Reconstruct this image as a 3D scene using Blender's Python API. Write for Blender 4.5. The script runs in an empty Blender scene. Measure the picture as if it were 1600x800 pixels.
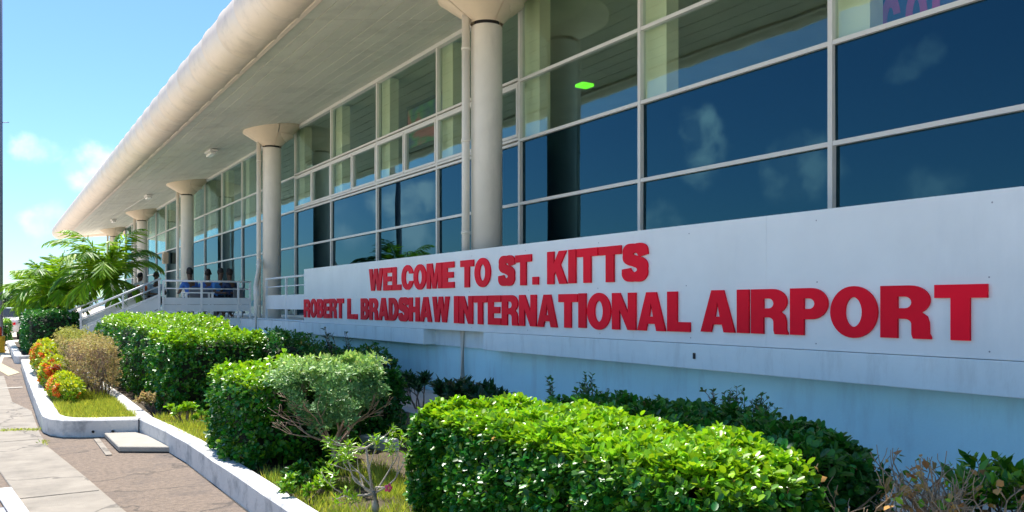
import bpy, bmesh, math, random
import numpy as np
from mathutils import Vector, Matrix, noise as mnoise
random.seed(7); rng = np.random.default_rng(7)
S = bpy.context.scene
COL = S.collection
R = math.radians
PI = math.pi
# ------------------------------------------------------------------ camera
TH = R(31.99); FPX = 1300.0; EYE = 1.6; HY = 477.0; VX = -12.0
sn, cs = math.sin(TH), math.cos(TH); KK = FPX/cs
cam_d = bpy.data.cameras.new('camera'); cam = bpy.data.objects.new('camera', cam_d); COL.objects.link(cam)
cam.location = (0, 0, EYE)
cam.rotation_euler = (PI/2, 0, -TH)
cam_d.sensor_width = 36; cam_d.lens = 36*FPX/1600
cam_d.shift_y = 77/1600
cam_d.clip_start = 0.05; cam_d.clip_end = 6000
S.camera = cam
# ------------------------------------------------------------------ light
SUN_EL, SUN_AZ = R(60), R(1.5)          # azimuth measured from +Y towards +X
sd = Vector((math.cos(SUN_EL)*math.sin(SUN_AZ), math.cos(SUN_EL)*math.cos(SUN_AZ), math.sin(SUN_EL)))
sl = bpy.data.lights.new('sun', 'SUN'); sl.energy = 3.2; sl.angle = R(0.5); sl.color = (1, .95, .87)
so = bpy.data.objects.new('sun', sl); COL.objects.link(so)
so.rotation_euler = sd.to_track_quat('Z', 'Y').to_euler(); so.location = (0, 20, 40)
S.view_settings.view_transform = 'Standard'; S.view_settings.look = 'None'
S.view_settings.exposure = 1.36; S.view_settings.gamma = 1
S.render.engine = 'CYCLES'
S.cycles.max_bounces = 8; S.cycles.transparent_max_bounces = 12; S.cycles.glossy_bounces = 3
# ------------------------------------------------------------------ world
W = bpy.data.worlds.new('World'); S.world = W; W.use_nodes = True
wt = W.node_tree; wt.nodes.clear()
def wn(t, **k):
    n = wt.nodes.new(t)
    for a, b in k.items(): setattr(n, a, b)
    return n
sky = wn('ShaderNodeTexSky', sky_type='NISHITA', sun_disc=False)
sky.sun_elevation = SUN_EL; sky.sun_rotation = SUN_AZ; sky.air_density = 1.0; sky.dust_density = 0.3; sky.ozone_density = 2.0
tc = wn('ShaderNodeTexCoord')
def pixdir(x, y, refl=False):
    a, b = (x-800)/FPX, (HY-y)/FPX
    v = Vector((cs*a+sn, -sn*a+cs, b))
    if refl: v.x = -v.x
    return v.normalized()
nz = wn('ShaderNodeTexNoise'); nz.inputs['Scale'].default_value = 15; nz.inputs['Detail'].default_value = 6; nz.inputs['Roughness'].default_value = .62
wt.links.new(tc.outputs['Generated'], nz.inputs['Vector'])
off = wn('ShaderNodeVectorMath', operation='SUBTRACT'); wt.links.new(nz.outputs['Color'], off.inputs[0]); off.inputs[1].default_value = (.5, .5, .5)
offs = wn('ShaderNodeVectorMath', operation='SCALE'); wt.links.new(off.outputs[0], offs.inputs[0]); offs.inputs['Scale'].default_value = .055
wv = wn('ShaderNodeVectorMath', operation='ADD'); wt.links.new(tc.outputs['Generated'], wv.inputs[0]); wt.links.new(offs.outputs[0], wv.inputs[1])
clouds = [  # pixel of the photograph, seen directly or in the glazing; size; strength
 (48, 233, 0, .020, .25), (74, 238, 0, .018, .24), (130, 262, 0, .026, .36), (155, 252, 0, .026, .36), (60, 352, 0, .022, .2), (95, 345, 0, .02, .18),
 (1085, 205, 1, .028, .95), (1098, 240, 1, .03, .9), (1250, 268, 1, .040, .6), (1030, 348, 1, .035, .6),
 (620, 320, 1, .030, .8), (650, 305, 1, .022, .8), (640, 372, 1, .032, .7), (1430, 112, 1, .022, .35), (1460, 100, 1, .02, .3), (1440, 290, 1, .035, .35), (545, 345, 1, .03, .35)]
acc = None
for (x, y, rf, sz, st) in clouds:
    d = pixdir(x, y, rf)
    ds = wn('ShaderNodeVectorMath', operation='DISTANCE'); wt.links.new(wv.outputs[0], ds.inputs[0]); ds.inputs[1].default_value = d
    mr = wn('ShaderNodeMapRange', interpolation_type='SMOOTHSTEP'); wt.links.new(ds.outputs['Value'], mr.inputs[0])
    mr.inputs[1].default_value = sz*1.1; mr.inputs[2].default_value = sz*.45; mr.inputs[3].default_value = 0; mr.inputs[4].default_value = st
    if acc is None: acc = mr.outputs[0]
    else:
        m = wn('ShaderNodeMath', operation='MAXIMUM'); wt.links.new(acc, m.inputs[0]); wt.links.new(mr.outputs[0], m.inputs[1]); acc = m.outputs[0]
nz2 = wn('ShaderNodeTexNoise'); nz2.inputs['Scale'].default_value = 26; nz2.inputs['Detail'].default_value = 5
wt.links.new(tc.outputs['Generated'], nz2.inputs['Vector'])
mr2 = wn('ShaderNodeMapRange'); wt.links.new(nz2.outputs['Fac'], mr2.inputs[0]); mr2.inputs[1].default_value = .40; mr2.inputs[2].default_value = .60; mr2.inputs[3].default_value = .15; mr2.inputs[4].default_value = 1
mm = wn('ShaderNodeMath', operation='MULTIPLY'); wt.links.new(acc, mm.inputs[0]); mm.use_clamp = True; wt.links.new(mr2.outputs[0], mm.inputs[1])
tint = wn('ShaderNodeMix', data_type='RGBA', blend_type='MULTIPLY'); tint.inputs['Factor'].default_value = 1
wt.links.new(sky.outputs[0], tint.inputs['A']); tint.inputs['B'].default_value = (.50, .68, .82, 1)
cm = wn('ShaderNodeMix', data_type='RGBA'); wt.links.new(mm.outputs[0], cm.inputs['Factor']); wt.links.new(tint.outputs['Result'], cm.inputs['A'])
cm.inputs['B'].default_value = (9.5, 9.5, 9.8, 1)
bg = wn('ShaderNodeBackground'); bg.inputs['Strength'].default_value = 0.092; wt.links.new(cm.outputs['Result'], bg.inputs['Color'])
wo = wn('ShaderNodeOutputWorld'); wt.links.new(bg.outputs[0], wo.inputs[0])
# ================================================================== helpers
POS = {}                                       # world position of every object used as a parent
def tag(o, label=None, cat=None, group=None, kind=None):
    if label: o['label'] = label
    if cat: o['category'] = cat
    if group: o['group'] = group
    if kind: o['kind'] = kind
    return o
def link(o, parent=None, loc=(0, 0, 0)):
    COL.objects.link(o); loc = Vector(loc); POS[o.name] = loc
    if parent is not None:
        o.parent = parent; o.location = loc - POS[parent.name]
    else: o.location = loc
    return o
def empty(name, loc, label=None, cat=None, group=None):
    o = bpy.data.objects.new(name, None); o.empty_display_size = .2
    link(o, None, loc); return tag(o, label, cat, group)
class MB:
    def __init__(s): s.v = []; s.f = []; s.sm = []
    def add(s, vs, fs, smooth=False):
        n = len(s.v); s.v += [tuple(p) for p in vs]; s.f += [tuple(i+n for i in f) for f in fs]; s.sm += [smooth]*len(fs); return s
    def box(s, x0, x1, y0, y1, z0, z1):
        return s.add([(x0,y0,z0),(x1,y0,z0),(x1,y1,z0),(x0,y1,z0),(x0,y0,z1),(x1,y0,z1),(x1,y1,z1),(x0,y1,z1)],
                     [(0,3,2,1),(4,5,6,7),(0,1,5,4),(1,2,6,5),(2,3,7,6),(3,0,4,7)])
    def prism(s, pts, z0, z1):                    # pts ccw in xy
        n = len(pts)
        return s.add([(x,y,z0) for x,y in pts]+[(x,y,z1) for x,y in pts],
                     [tuple(range(n-1,-1,-1)), tuple(range(n,2*n))]+[(i,(i+1)%n,(i+1)%n+n,i+n) for i in range(n)])
    def tube(s, pts, r, n=8, cap=True, smooth=True):
        pts = [Vector(p) for p in pts]; rs = r if isinstance(r, (list, tuple)) else [r]*len(pts)
        rings = []; up = Vector((0,0,1))
        for i, p in enumerate(pts):
            t = (pts[min(i+1,len(pts)-1)]-pts[max(i-1,0)])
            t = t.normalized() if t.length > 1e-9 else Vector((0,0,1))
            a = t.cross(up);
            if a.length < 1e-3: a = t.cross(Vector((0,1,0)))
            a.normalize(); b = t.cross(a)
            rings.append([p+(a*math.cos(2*PI*k/n)+b*math.sin(2*PI*k/n))*rs[i] for k in range(n)])
        vs = [q for rg in rings for q in rg]; fs = []
        for i in range(len(pts)-1):
            for k in range(n): fs.append((i*n+k, i*n+(k+1)%n, (i+1)*n+(k+1)%n, (i+1)*n+k))
        m = len(s.v); s.add(vs, fs, smooth)
        if cap: s.f += [tuple(m+k for k in range(n-1,-1,-1)), tuple(m+(len(pts)-1)*n+k for k in range(n))]; s.sm += [False, False]
        return s
    def lathe(s, prof, cx=0, cy=0, n=24, smooth=True, a0=0, a1=2*PI):
        full = abs(a1-a0-2*PI) < 1e-6; cnt = n if full else n+1
        vs = [(cx+r*math.cos(a0+(a1-a0)*k/n), cy+r*math.sin(a0+(a1-a0)*k/n), z) for r, z in prof for k in range(cnt)]; fs = []
        for i in range(len(prof)-1):
            for k in range(n):
                k2 = (k+1) % cnt
                fs.append((i*cnt+k, i*cnt+k2, (i+1)*cnt+k2, (i+1)*cnt+k))
        return s.add(vs, fs, smooth)
    def mesh(s, name, mat, org=(0,0,0)):
        me = bpy.data.meshes.new(name); ox, oy, oz = org
        me.from_pydata([(x-ox,y-oy,z-oz) for x,y,z in s.v], [], s.f)
        me.polygons.foreach_set('use_smooth', s.sm); me.materials.append(mat); me.update(); return me
    def build(s, name, mat, parent=None, org=None, **k):
        if org is None: org = POS[parent.name] if parent is not None else (0,0,0)
        o = bpy.data.objects.new(name, s.mesh(name, mat, org)); link(o, parent, org); return tag(o, **k)
def bevel(o, w=.01, seg=2):
    m = o.modifiers.new('bevel', 'BEVEL'); m.width = w; m.segments = seg; m.limit_method = 'ANGLE'; return o
def inst(name, me, parent, loc, scale=None, rot=None):
    o = bpy.data.objects.new(name, me); link(o, parent, loc)
    if scale: o.scale = scale
    if rot: o.rotation_euler = rot
    return o
# ------------------------------------------------------------------ materials
def newmat(name):
    m = bpy.data.materials.new(name); m.use_nodes = True; return m, m.node_tree, m.node_tree.nodes['Principled BSDF']
def pm(name, col, rough=.6, var=.12, scale=3, bump=.0, bscale=60, metal=0, streak=0, objvar=0, dirt=None, dirtscale=1.2, dirtamt=.35, stretch=(1,1,1), crack=0):
    m, t, b = newmat(name); N = t.nodes; L = t.links
    g = N.new('ShaderNodeNewGeometry'); mp = N.new('ShaderNodeMapping'); mp.inputs['Scale'].default_value = stretch; L.new(g.outputs['Position'], mp.inputs[0])
    n = N.new('ShaderNodeTexNoise'); n.inputs['Scale'].default_value = scale; n.inputs['Detail'].default_value = 7; n.inputs['Roughness'].default_value = .6; L.new(mp.outputs[0], n.inputs['Vector'])
    r = N.new('ShaderNodeMapRange'); L.new(n.outputs['Fac'], r.inputs[0]); r.inputs[1].default_value = .3; r.inputs[2].default_value = .7
    r.inputs[3].default_value = 1-var; r.inputs[4].default_value = 1+var
    hs = N.new('ShaderNodeHueSaturation'); hs.inputs['Color'].default_value = (*col, 1); L.new(r.outputs[0], hs.inputs['Value'])
    last = hs.outputs[0]
    if objvar:
        oi = N.new('ShaderNodeObjectInfo'); r2 = N.new('ShaderNodeMapRange'); L.new(oi.outputs['Random'], r2.inputs[0]); r2.inputs[3].default_value = 1-objvar; r2.inputs[4].default_value = 1+objvar
        h2 = N.new('ShaderNodeHueSaturation'); L.new(last, h2.inputs['Color']); L.new(r2.outputs[0], h2.inputs['Value']); last = h2.outputs[0]
    if dirt:
        mp2 = N.new('ShaderNodeMapping'); mp2.inputs['Scale'].default_value = (1, 1, .25) if streak else (1, 1, 1); L.new(g.outputs['Position'], mp2.inputs[0])
        n2 = N.new('ShaderNodeTexNoise'); n2.inputs['Scale'].default_value = dirtscale; n2.inputs['Detail'].default_value = 8; n2.inputs['Roughness'].default_value = .68; L.new(mp2.outputs[0], n2.inputs['Vector'])
        r3 = N.new('ShaderNodeMapRange'); L.new(n2.outputs['Fac'], r3.inputs[0]); r3.inputs[1].default_value = .5; r3.inputs[2].default_value = .72; r3.inputs[3].default_value = 0; r3.inputs[4].default_value = dirtamt
        mx = N.new('ShaderNodeMix'); mx.data_type = 'RGBA'; L.new(r3.outputs[0], mx.inputs['Factor']); L.new(last, mx.inputs['A']); mx.inputs['B'].default_value = (*dirt, 1); last = mx.outputs['Result']
    if crack:
        vo = N.new('ShaderNodeTexVoronoi'); vo.feature = 'DISTANCE_TO_EDGE'; vo.inputs['Scale'].default_value = crack
        nd_ = N.new('ShaderNodeTexNoise'); nd_.inputs['Scale'].default_value = 3; nd_.inputs['Detail'].default_value = 6; L.new(g.outputs['Position'], nd_.inputs['Vector'])
        va = N.new('ShaderNodeVectorMath'); va.operation = 'MULTIPLY_ADD'; L.new(nd_.outputs['Color'], va.inputs[0]); va.inputs[1].default_value = (.55,.55,.55); L.new(g.outputs['Position'], va.inputs[2]); L.new(va.outputs[0], vo.inputs['Vector'])
        rc_ = N.new('ShaderNodeMapRange'); L.new(vo.outputs['Distance'], rc_.inputs[0]); rc_.inputs[1].default_value = .004; rc_.inputs[2].default_value = .012; rc_.inputs[3].default_value = .55; rc_.inputs[4].default_value = 0
        mc = N.new('ShaderNodeMix'); mc.data_type = 'RGBA'; L.new(rc_.outputs[0], mc.inputs['Factor']); L.new(last, mc.inputs['A']); mc.inputs['B'].default_value = (.05,.045,.04,1); last = mc.outputs['Result']
    L.new(last, b.inputs['Base Color'])
    b.inputs['Roughness'].default_value = rough; b.inputs['Metallic'].default_value = metal
    if bump:
        n3 = N.new('ShaderNodeTexNoise'); n3.inputs['Scale'].default_value = bscale; n3.inputs['Detail'].default_value = 5; L.new(mp.outputs[0], n3.inputs['Vector'])
        bp = N.new('ShaderNodeBump'); bp.inputs['Strength'].default_value = bump; bp.inputs['Distance'].default_value = .02; L.new(n3.outputs['Fac'], bp.inputs['Height']); L.new(bp.outputs[0], b.inputs['Normal'])
    return m
def leafmat(name, mature, young, rough=.38, trans=.25, var=.35, spec=.5):
    m, t, b = newmat(name); N = t.nodes; L = t.links
    at = N.new('ShaderNodeAttribute'); at.attribute_name = 'tint'
    g = N.new('ShaderNodeNewGeometry')
    mx = N.new('ShaderNodeMix'); mx.data_type = 'RGBA'; L.new(at.outputs['Fac'], mx.inputs['Factor']); mx.inputs['A'].default_value = (*mature, 1); mx.inputs['B'].default_value = (*young, 1)
    r = N.new('ShaderNodeMapRange'); L.new(g.outputs['Random Per Island'], r.inputs[0]); r.inputs[3].default_value = 1-var; r.inputs[4].default_value = 1+var
    ad = N.new('ShaderNodeMath'); ad.operation = 'FRACT'; mu = N.new('ShaderNodeMath'); mu.operation = 'MULTIPLY'; mu.inputs[1].default_value = 13.7; L.new(g.outputs['Random Per Island'], mu.inputs[0]); L.new(mu.outputs[0], ad.inputs[0])
    rh = N.new('ShaderNodeMapRange'); L.new(ad.outputs[0], rh.inputs[0]); rh.inputs[3].default_value = .48; rh.inputs[4].default_value = .52
    hs = N.new('ShaderNodeHueSaturation'); L.new(mx.outputs['Result'], hs.inputs['Color']); L.new(r.outputs[0], hs.inputs['Value']); L.new(rh.outputs[0], hs.inputs['Hue'])
    L.new(hs.outputs[0], b.inputs['Base Color']); b.inputs['Roughness'].default_value = rough; b.inputs['Specular IOR Level'].default_value = spec
    tr = N.new('ShaderNodeBsdfTranslucent'); h2 = N.new('ShaderNodeHueSaturation'); L.new(hs.outputs[0], h2.inputs['Color']); h2.inputs['Value'].default_value = 1.5; h2.inputs['Hue'].default_value = .485; L.new(h2.outputs[0], tr.inputs['Color'])
    ms = N.new('ShaderNodeMixShader'); ms.inputs[0].default_value = trans; L.new(b.outputs[0], ms.inputs[1]); L.new(tr.outputs[0], ms.inputs[2])
    L.new(ms.outputs[0], t.nodes['Material Output'].inputs[0]); return m
def glassmat(name, refl_tint, trans_tint, base=.3):
    m = bpy.data.materials.new(name); m.use_nodes = True; t = m.node_tree; N = t.nodes; L = t.links; N.clear()
    fr = N.new('ShaderNodeFresnel')
    g = N.new('ShaderNodeNewGeometry'); io = N.new('ShaderNodeMapRange'); L.new(g.outputs['Backfacing'], io.inputs[0]); io.inputs[3].default_value = 1.55; io.inputs[4].default_value = 1/1.55; L.new(io.outputs[0], fr.inputs['IOR']); n = N.new('ShaderNodeTexNoise'); n.inputs['Scale'].default_value = .9; n.inputs['Detail'].default_value = 1; L.new(g.outputs['Position'], n.inputs['Vector'])
    bp = N.new('ShaderNodeBump'); bp.inputs['Strength'].default_value = .06; bp.inputs['Distance'].default_value = .03; L.new(n.outputs['Fac'], bp.inputs['Height'])
    gl = N.new('ShaderNodeBsdfGlossy'); gl.inputs['Roughness'].default_value = .01; gl.inputs['Color'].default_value = (*refl_tint, 1); L.new(bp.outputs[0], gl.inputs['Normal'])
    cmx = N.new('ShaderNodeMix'); cmx.data_type = 'RGBA'; cmx.clamp_factor = True; cmx.inputs['A'].default_value = (*refl_tint, 1); cmx.inputs['B'].default_value = (.62,.80,.86,1); L.new(fr.outputs[0], cmx.inputs['Factor']); L.new(cmx.outputs['Result'], gl.inputs['Color'])
    tr = N.new('ShaderNodeBsdfTransparent'); tr.inputs['Color'].default_value = (*trans_tint, 1)
    mr = N.new('ShaderNodeMapRange'); L.new(fr.outputs[0], mr.inputs[0]); mr.inputs[3].default_value = base; mr.inputs[4].default_value = 1
    ms = N.new('ShaderNodeMixShader'); L.new(mr.outputs[0], ms.inputs[0]); L.new(tr.outputs[0], ms.inputs[1]); L.new(gl.outputs[0], ms.inputs[2])
    o = N.new('ShaderNodeOutputMaterial'); L.new(ms.outputs[0], o.inputs[0]); return m
M = {}
M['band'] = pm('painted_band', (.78,.86,.88), .55, .05, 2, .08, 40, dirt=(.46,.49,.50), streak=1, dirtamt=.5, dirtscale=4)
M['lower'] = pm('painted_wall', (.60,.90,.94), .6, .05, 1.5, .12, 50, dirt=(.44,.60,.64), streak=1, dirtamt=.45, dirtscale=3.2)
M['sign'] = pm('sign_panel', (.84,.87,.88), .42, .04, 1.5, .03, 20, dirt=(.62,.67,.70), streak=1, dirtamt=.38, dirtscale=1.3)
M['red'] = pm('letter_red', (.96,.004,.028), .55, .12, 1.2, .02, 20, objvar=.10)
M['red'].node_tree.nodes['Principled BSDF'].inputs['Specular IOR Level'].default_value = .15
M['col'] = pm('column_paint', (.84,.79,.70), .55, .05, 2, .05, 30, dirt=(.38,.36,.33), streak=1, dirtamt=.28, dirtscale=2.5)
M['cap'] = pm('capital_paint', (.80,.66,.48), .5, .05, 2, .03, 30, dirt=(.40,.34,.27), dirtamt=.3, dirtscale=2)
M['tube'] = pm('fascia_sheet', (.76,.64,.52), .45, .05, 1.5, .04, 12, dirt=(.40,.34,.28), dirtamt=.45, dirtscale=2.2, objvar=.03)
M['soffit'] = pm('soffit_plank', (.76,.75,.64), .5, .06, 2, .03, 30, dirt=(.20,.19,.15), dirtamt=.30, dirtscale=1.0, objvar=.05, stretch=(1,.2,1))
M['dark'] = pm('dark_matte', (.03,.03,.03), .8)
M['frame'] = pm('window_frame', (.72,.70,.66), .4, .04, 3)
M['white'] = pm('white_rail', (.86,.88,.89), .45, .04, 3)
M['panel'] = pm('rail_panel', (.78,.82,.84), .5, .05, 3)
M['glass'] = glassmat('clear_glass', (.36,.66,.74), (.96,.98,.92), .07)
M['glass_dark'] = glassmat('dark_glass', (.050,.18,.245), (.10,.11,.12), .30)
M['inner'] = pm('interior_wall', (.50,.54,.44), .8, .1, 1)
M['innerfloor'] = pm('interior_floor', (.35,.35,.32), .4, .1, 1)
M['pillar'] = pm('interior_pillar', (.82,.88,.66), .6, .05, 2)
M['concrete'] = pm('concrete', (.325,.285,.235), .85, .16, 3.2, .35, 120, dirt=(.17,.15,.125), dirtamt=.75, dirtscale=1.7, crack=.45)
M['brown'] = pm('worn_asphalt', (.245,.185,.14), .9, .28, 22, .9, 90, dirt=(.12,.10,.09), dirtamt=.8, dirtscale=1.5, crack=.6)
M['road'] = pm('road', (.66,.57,.46), .9, .15, 1, .3, 60, dirt=(.20,.19,.18), dirtamt=.5)
M['soil'] = pm('soil', (.10,.075,.045), .95, .35, 9, .9, 40)
M['kerb'] = pm('kerb_white', (.68,.66,.64), .7, .06, 4, .25, 45, dirt=(.26,.27,.28), dirtamt=1.0, dirtscale=3.6)
M['slab'] = pm('slab', (.40,.365,.31), .85, .10, 5, .3, 80)
M['cream'] = pm('cream_paint', (.55,.46,.28), .8, .10, 6, .2, 60, dirt=(.45,.40,.3), dirtamt=.5)
M['yellow'] = pm('yellow_paint', (.70,.42,.02), .5, .1, 5)
M['steel'] = pm('grate_steel', (.30,.31,.36), .5, .15, 9, metal=.3)
M['pole'] = pm('pole_paint', (.16,.19,.28), .4, .08, 3)
M['bark'] = pm('bark', (.20,.15,.11), .9, .3, 12, .6, 60)
M['palebark'] = pm('pale_bark', (.42,.37,.31), .85, .2, 14, .4, 60)
M['drybark'] = pm('dry_bark', (.36,.25,.18), .9, .25, 12, .4, 60)
M['twig'] = pm('dry_twig', (.40,.29,.19), .9, .25, 12)
M['grey'] = pm('grey_metal', (.45,.47,.5), .5)
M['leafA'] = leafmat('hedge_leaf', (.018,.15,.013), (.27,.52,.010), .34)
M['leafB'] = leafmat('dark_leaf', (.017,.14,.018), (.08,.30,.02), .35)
M['leafL'] = leafmat('long_leaf', (.012,.07,.022), (.03,.12,.03), .35)
M['leafS'] = leafmat('sage_leaf', (.14,.32,.12), (.52,.72,.14), .5, .2)
M['leafD'] = leafmat('dry_leaf', (.46,.34,.14), (.36,.38,.06), .7, .25)
M['leafO'] = leafmat('orange_flower', (.72,.16,.02), (.85,.30,.03), .6, .25)
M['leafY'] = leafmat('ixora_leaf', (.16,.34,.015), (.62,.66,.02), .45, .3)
M['leafP'] = leafmat('palm_leaf', (.035,.18,.012), (.30,.52,.015), .5, .3)
M['grass'] = leafmat('grass_blade', (.17,.33,.025), (.52,.54,.06), .6, .3)
M['pink'] = pm('petal', (.85,.10,.22), .5)
M['tan'] = leafmat('crisp_leaf', (.50,.26,.07), (.58,.38,.14), .7, .35)
M['tree'] = leafmat('far_tree_leaf', (.025,.07,.02), (.06,.14,.03), .6)
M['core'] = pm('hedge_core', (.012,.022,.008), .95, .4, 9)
# ================================================================== setting
def poly(name, pts, z, mat, kind='structure', parent=None, thick=None):
    b = MB()
    if thick: b.prism(pts, z-thick, z)
    else: b.add([(x,y,z) for x,y in pts], [tuple(range(len(pts)))])
    return b.build(name, mat, parent, kind=kind if parent is None else None)
poly('ground', [(-900,-400),(900,-400),(900,1500),(-900,1500)], 0, M['road'])
def ex(Y): return .535+(10.67-Y)*.0925               # right edge of the concrete strip
poly('walkway', [(-1.0,-2),(6.25,-2),(6.25,25),(3.9,30),(.62,30),(.30,30),(-.2,12)], .004, M['brown'])
cpts = [(ex(-2)-.62,-2),(ex(-2),-2),(ex(7.05),7.05),(ex(8.6)+.01,8.6),(ex(10.67),10.67),(.50,11.9),(.50,14.5),(.28,16.0),(.22,22),(-.6,22),(ex(10)-.6,10)]
pv = poly('pavement', cpts, .009, M['concrete'])
# expansion joints of the concrete pavement, slightly proud light slabs
for i, (ya, yb) in enumerate([(2.2,4.8),(4.83,7.9),(7.93,11.3),(11.33,15.2)]):
    q = [(ex(ya)-.6,ya),(ex(ya)-.01,ya),(ex(yb)-.01,yb),(ex(yb)-.6,yb)] if yb < 11.5 else [(ex(ya)-.6,ya),(.47,ya),(.27,yb),(-.5,yb)]
    b = MB().prism(q, .006, .016); o = b.build('paving_slab', M['concrete'], pv, org=(0,0,0)); bevel(o, .006, 1)
for i, (ya, yb) in enumerate([(2.0,5.6),(5.64,6.95),(6.98,8.4)]):            # white kerbstones beside the drain
    q = [(ex(ya)-.735,ya),(ex(ya)-.602,ya),(ex(yb)-.602,yb),(ex(yb)-.735,yb)]
    o = MB().prism(q, .005, .03).build('kerbstone', M['kerb'], pv, org=(0,0,0)); bevel(o, .01, 2)
poly('cream_marking', [(.15,23.7),(.305,21.9),(.55,22.8),(.18,27.1)], .013, M['cream'])
poly('pale_strip', [(-.3,18.5),(.50,18.6),(.50,18.85),(-.3,18.8)], .013, M['slab'])
# hills far away
b = MB(); 
pts = [(-700+i*60, 1100+200*math.sin(i), 6+6*abs(math.sin(i*1.7))+3*math.sin(i*.6)) for i in range(26)]
for i in range(25):
    p, q = pts[i], pts[i+1]
    b.add([(p[0],p[1],-1),(q[0],q[1],-1),(q[0],q[1]+150,q[2]),(p[0],p[1]+150,p[2]),(p[0],p[1]+500,-1),(q[0],q[1]+500,-1)], [(0,1,2,3),(3,2,5,4)], True)
b.build('hills', pm('hill', (.16,.26,.30), .9), kind='structure')

# ------------------------------------------------------------------ leaf geometry
def leaf_mesh(name, P, Nrm, mat, L=.05, Wd=.028, kind='fan', parent=None, tint=None, spread=.9, fold=.25, jit=.3, stuff=True, label=None, droop=0, D=None):
    """P: n x 3 base points, Nrm: n x 3 outward normals; one small folded leaf at each."""
    n = len(P); P = np.asarray(P, float); Nrm = np.asarray(Nrm, float)
    if D is None:
        D = Nrm*.55 + rng.normal(0, spread, (n,3)); D[:,2] += .25-droop
    D = D/np.linalg.norm(D, axis=1)[:,None]
    U = Nrm + rng.normal(0, jit, (n,3)); U[:,2] += .5
    U -= (U*D).sum(1)[:,None]*D; U /= (np.linalg.norm(U, axis=1)[:,None]+1e-9)
    X = np.cross(D, U)
    sc = rng.uniform(.45, 1.3, n)[:,None]
    if kind == 'fan':
        T = np.array([(0,0,0),(.36,.22,.06),(.5,.55,.1),(.36,.84,.05),(0,1,-.04),(-.36,.84,.05),(-.5,.55,.1),(-.36,.22,.06),(0,.5,-fold*.25)])
        F = [(0,1,2,8),(2,3,4,8),(4,5,6,8),(6,7,0,8)]
    elif kind == 'long':
        T = np.array([(0,0,0),(.4,.3,.1),(.42,.6,.06),(0,1,-.15),(-.42,.6,.06),(-.4,.3,.1)]); F = [(0,1,2,3),(0,3,4,5)]
    else:
        T = np.array([(0,0,0),(.5,.5,.12),(0,1,-.03),(-.5,.5,.12)]); F = [(0,1,2),(0,2,3)]
    k = len(T)
    V = P[:,None,:] + X[:,None,:]*(T[None,:,0:1]*Wd*sc[:,None]) + D[:,None,:]*(T[None,:,1:2]*L*sc[:,None]) + U[:,None,:]*(T[None,:,2:3]*Wd*sc[:,None])
    V = V.reshape(-1,3); org = np.array(POS[parent.name]) if parent is not None else np.zeros(3)
    V = V-org
    me = bpy.data.meshes.new(name); me.vertices.add(len(V)); me.vertices.foreach_set('co', V.ravel())
    fl = [len(f) for f in F]; base = np.concatenate([np.array(f) for f in F])
    loops = (base[None,:]+np.arange(n)[:,None]*k).ravel()
    tot = np.tile(np.array(fl), n); st = np.concatenate([[0], np.cumsum(tot)[:-1]])
    me.loops.add(len(loops)); me.loops.foreach_set('vertex_index', loops.astype(np.int32))
    me.polygons.add(len(tot)); me.polygons.foreach_set('loop_start', st.astype(np.int32)); me.polygons.foreach_set('loop_total', tot.astype(np.int32))
    me.update(calc_edges=True); me.validate()
    if tint is not None:
        a = me.attributes.new('tint', 'FLOAT', 'POINT'); a.data.foreach_set('value', np.repeat(np.clip(tint,0,1), k).astype(np.float32))
    me.materials.append(mat)
    o = bpy.data.objects.new(name, me); link(o, parent, tuple(org))
    if stuff: o['kind'] = 'stuff'
    if label: o['label'] = label
    return o
def nfield(P, s, seed=0):
    return np.array([mnoise.noise(Vector((p[0]*s+seed, p[1]*s, p[2]*s))) for p in P])
def box_surface(n, x0, x1, y0, y1, z0, z1, pw=5.5, bulge=.05, depth=.10, rag=.03, bottom=0, nb=3.2, seed=0, wts=None):
    c = np.array([(x0+x1)/2,(y0+y1)/2,(z0+z1)/2]); h = np.array([(x1-x0)/2,(y1-y0)/2,(z1-z0)/2])
    A = [h[1]*h[2], h[1]*h[2], h[0]*h[2], h[0]*h[2], h[0]*h[1]*1.3, h[0]*h[1]*bottom]
    if wts: A = [a*w for a, w in zip(A, wts)]
    A = np.array(A)/sum(A)
    f = rng.choice(6, n, p=A); q = rng.uniform(-1, 1, (n,3))
    for i, (ax, s) in enumerate([(0,-1),(0,1),(1,-1),(1,1),(2,1),(2,-1)]): q[f==i, ax] = s
    r = (np.abs(q)**pw).sum(1)**(1/pw); q = q/r[:,None]
    g = np.sign(q)*np.abs(q)**(pw-1)/h; g /= np.linalg.norm(g, axis=1)[:,None]
    P = c+q*h
    P += g*(nfield(P, nb, seed)*bulge*2 + nfield(P, 11, seed+5)*rag)[:,None]
    P -= g*(rng.random(n)**2*depth)[:,None]
    return P, g
def rosettes(P, G, k, r=.012):
    """k leaves spreading from each shoot tip"""
    n = len(P); ax = G*.8+rng.normal(0,.35,(n,3)); ax[:,2] += .5; ax /= np.linalg.norm(ax, axis=1)[:,None]
    t = np.cross(ax, rng.normal(0,1,(n,3))); t /= np.linalg.norm(t, axis=1)[:,None]; b = np.cross(ax, t)
    a0 = rng.uniform(0, 2*PI, n); PP=[]; DD=[]; NN=[]
    for j in range(k):
        a = a0+j*2.4; el = rng.uniform(.15, 1.0, n)
        d = (t*np.cos(a)[:,None]+b*np.sin(a)[:,None])*np.cos(el)[:,None]+ax*np.sin(el)[:,None]
        PP.append(P+d*r-ax*(j*.006)); DD.append(d); NN.append(ax*.9+d*.1)
    return np.concatenate(PP), np.concatenate(NN), np.concatenate(DD), np.tile(np.arange(n), k)
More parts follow.
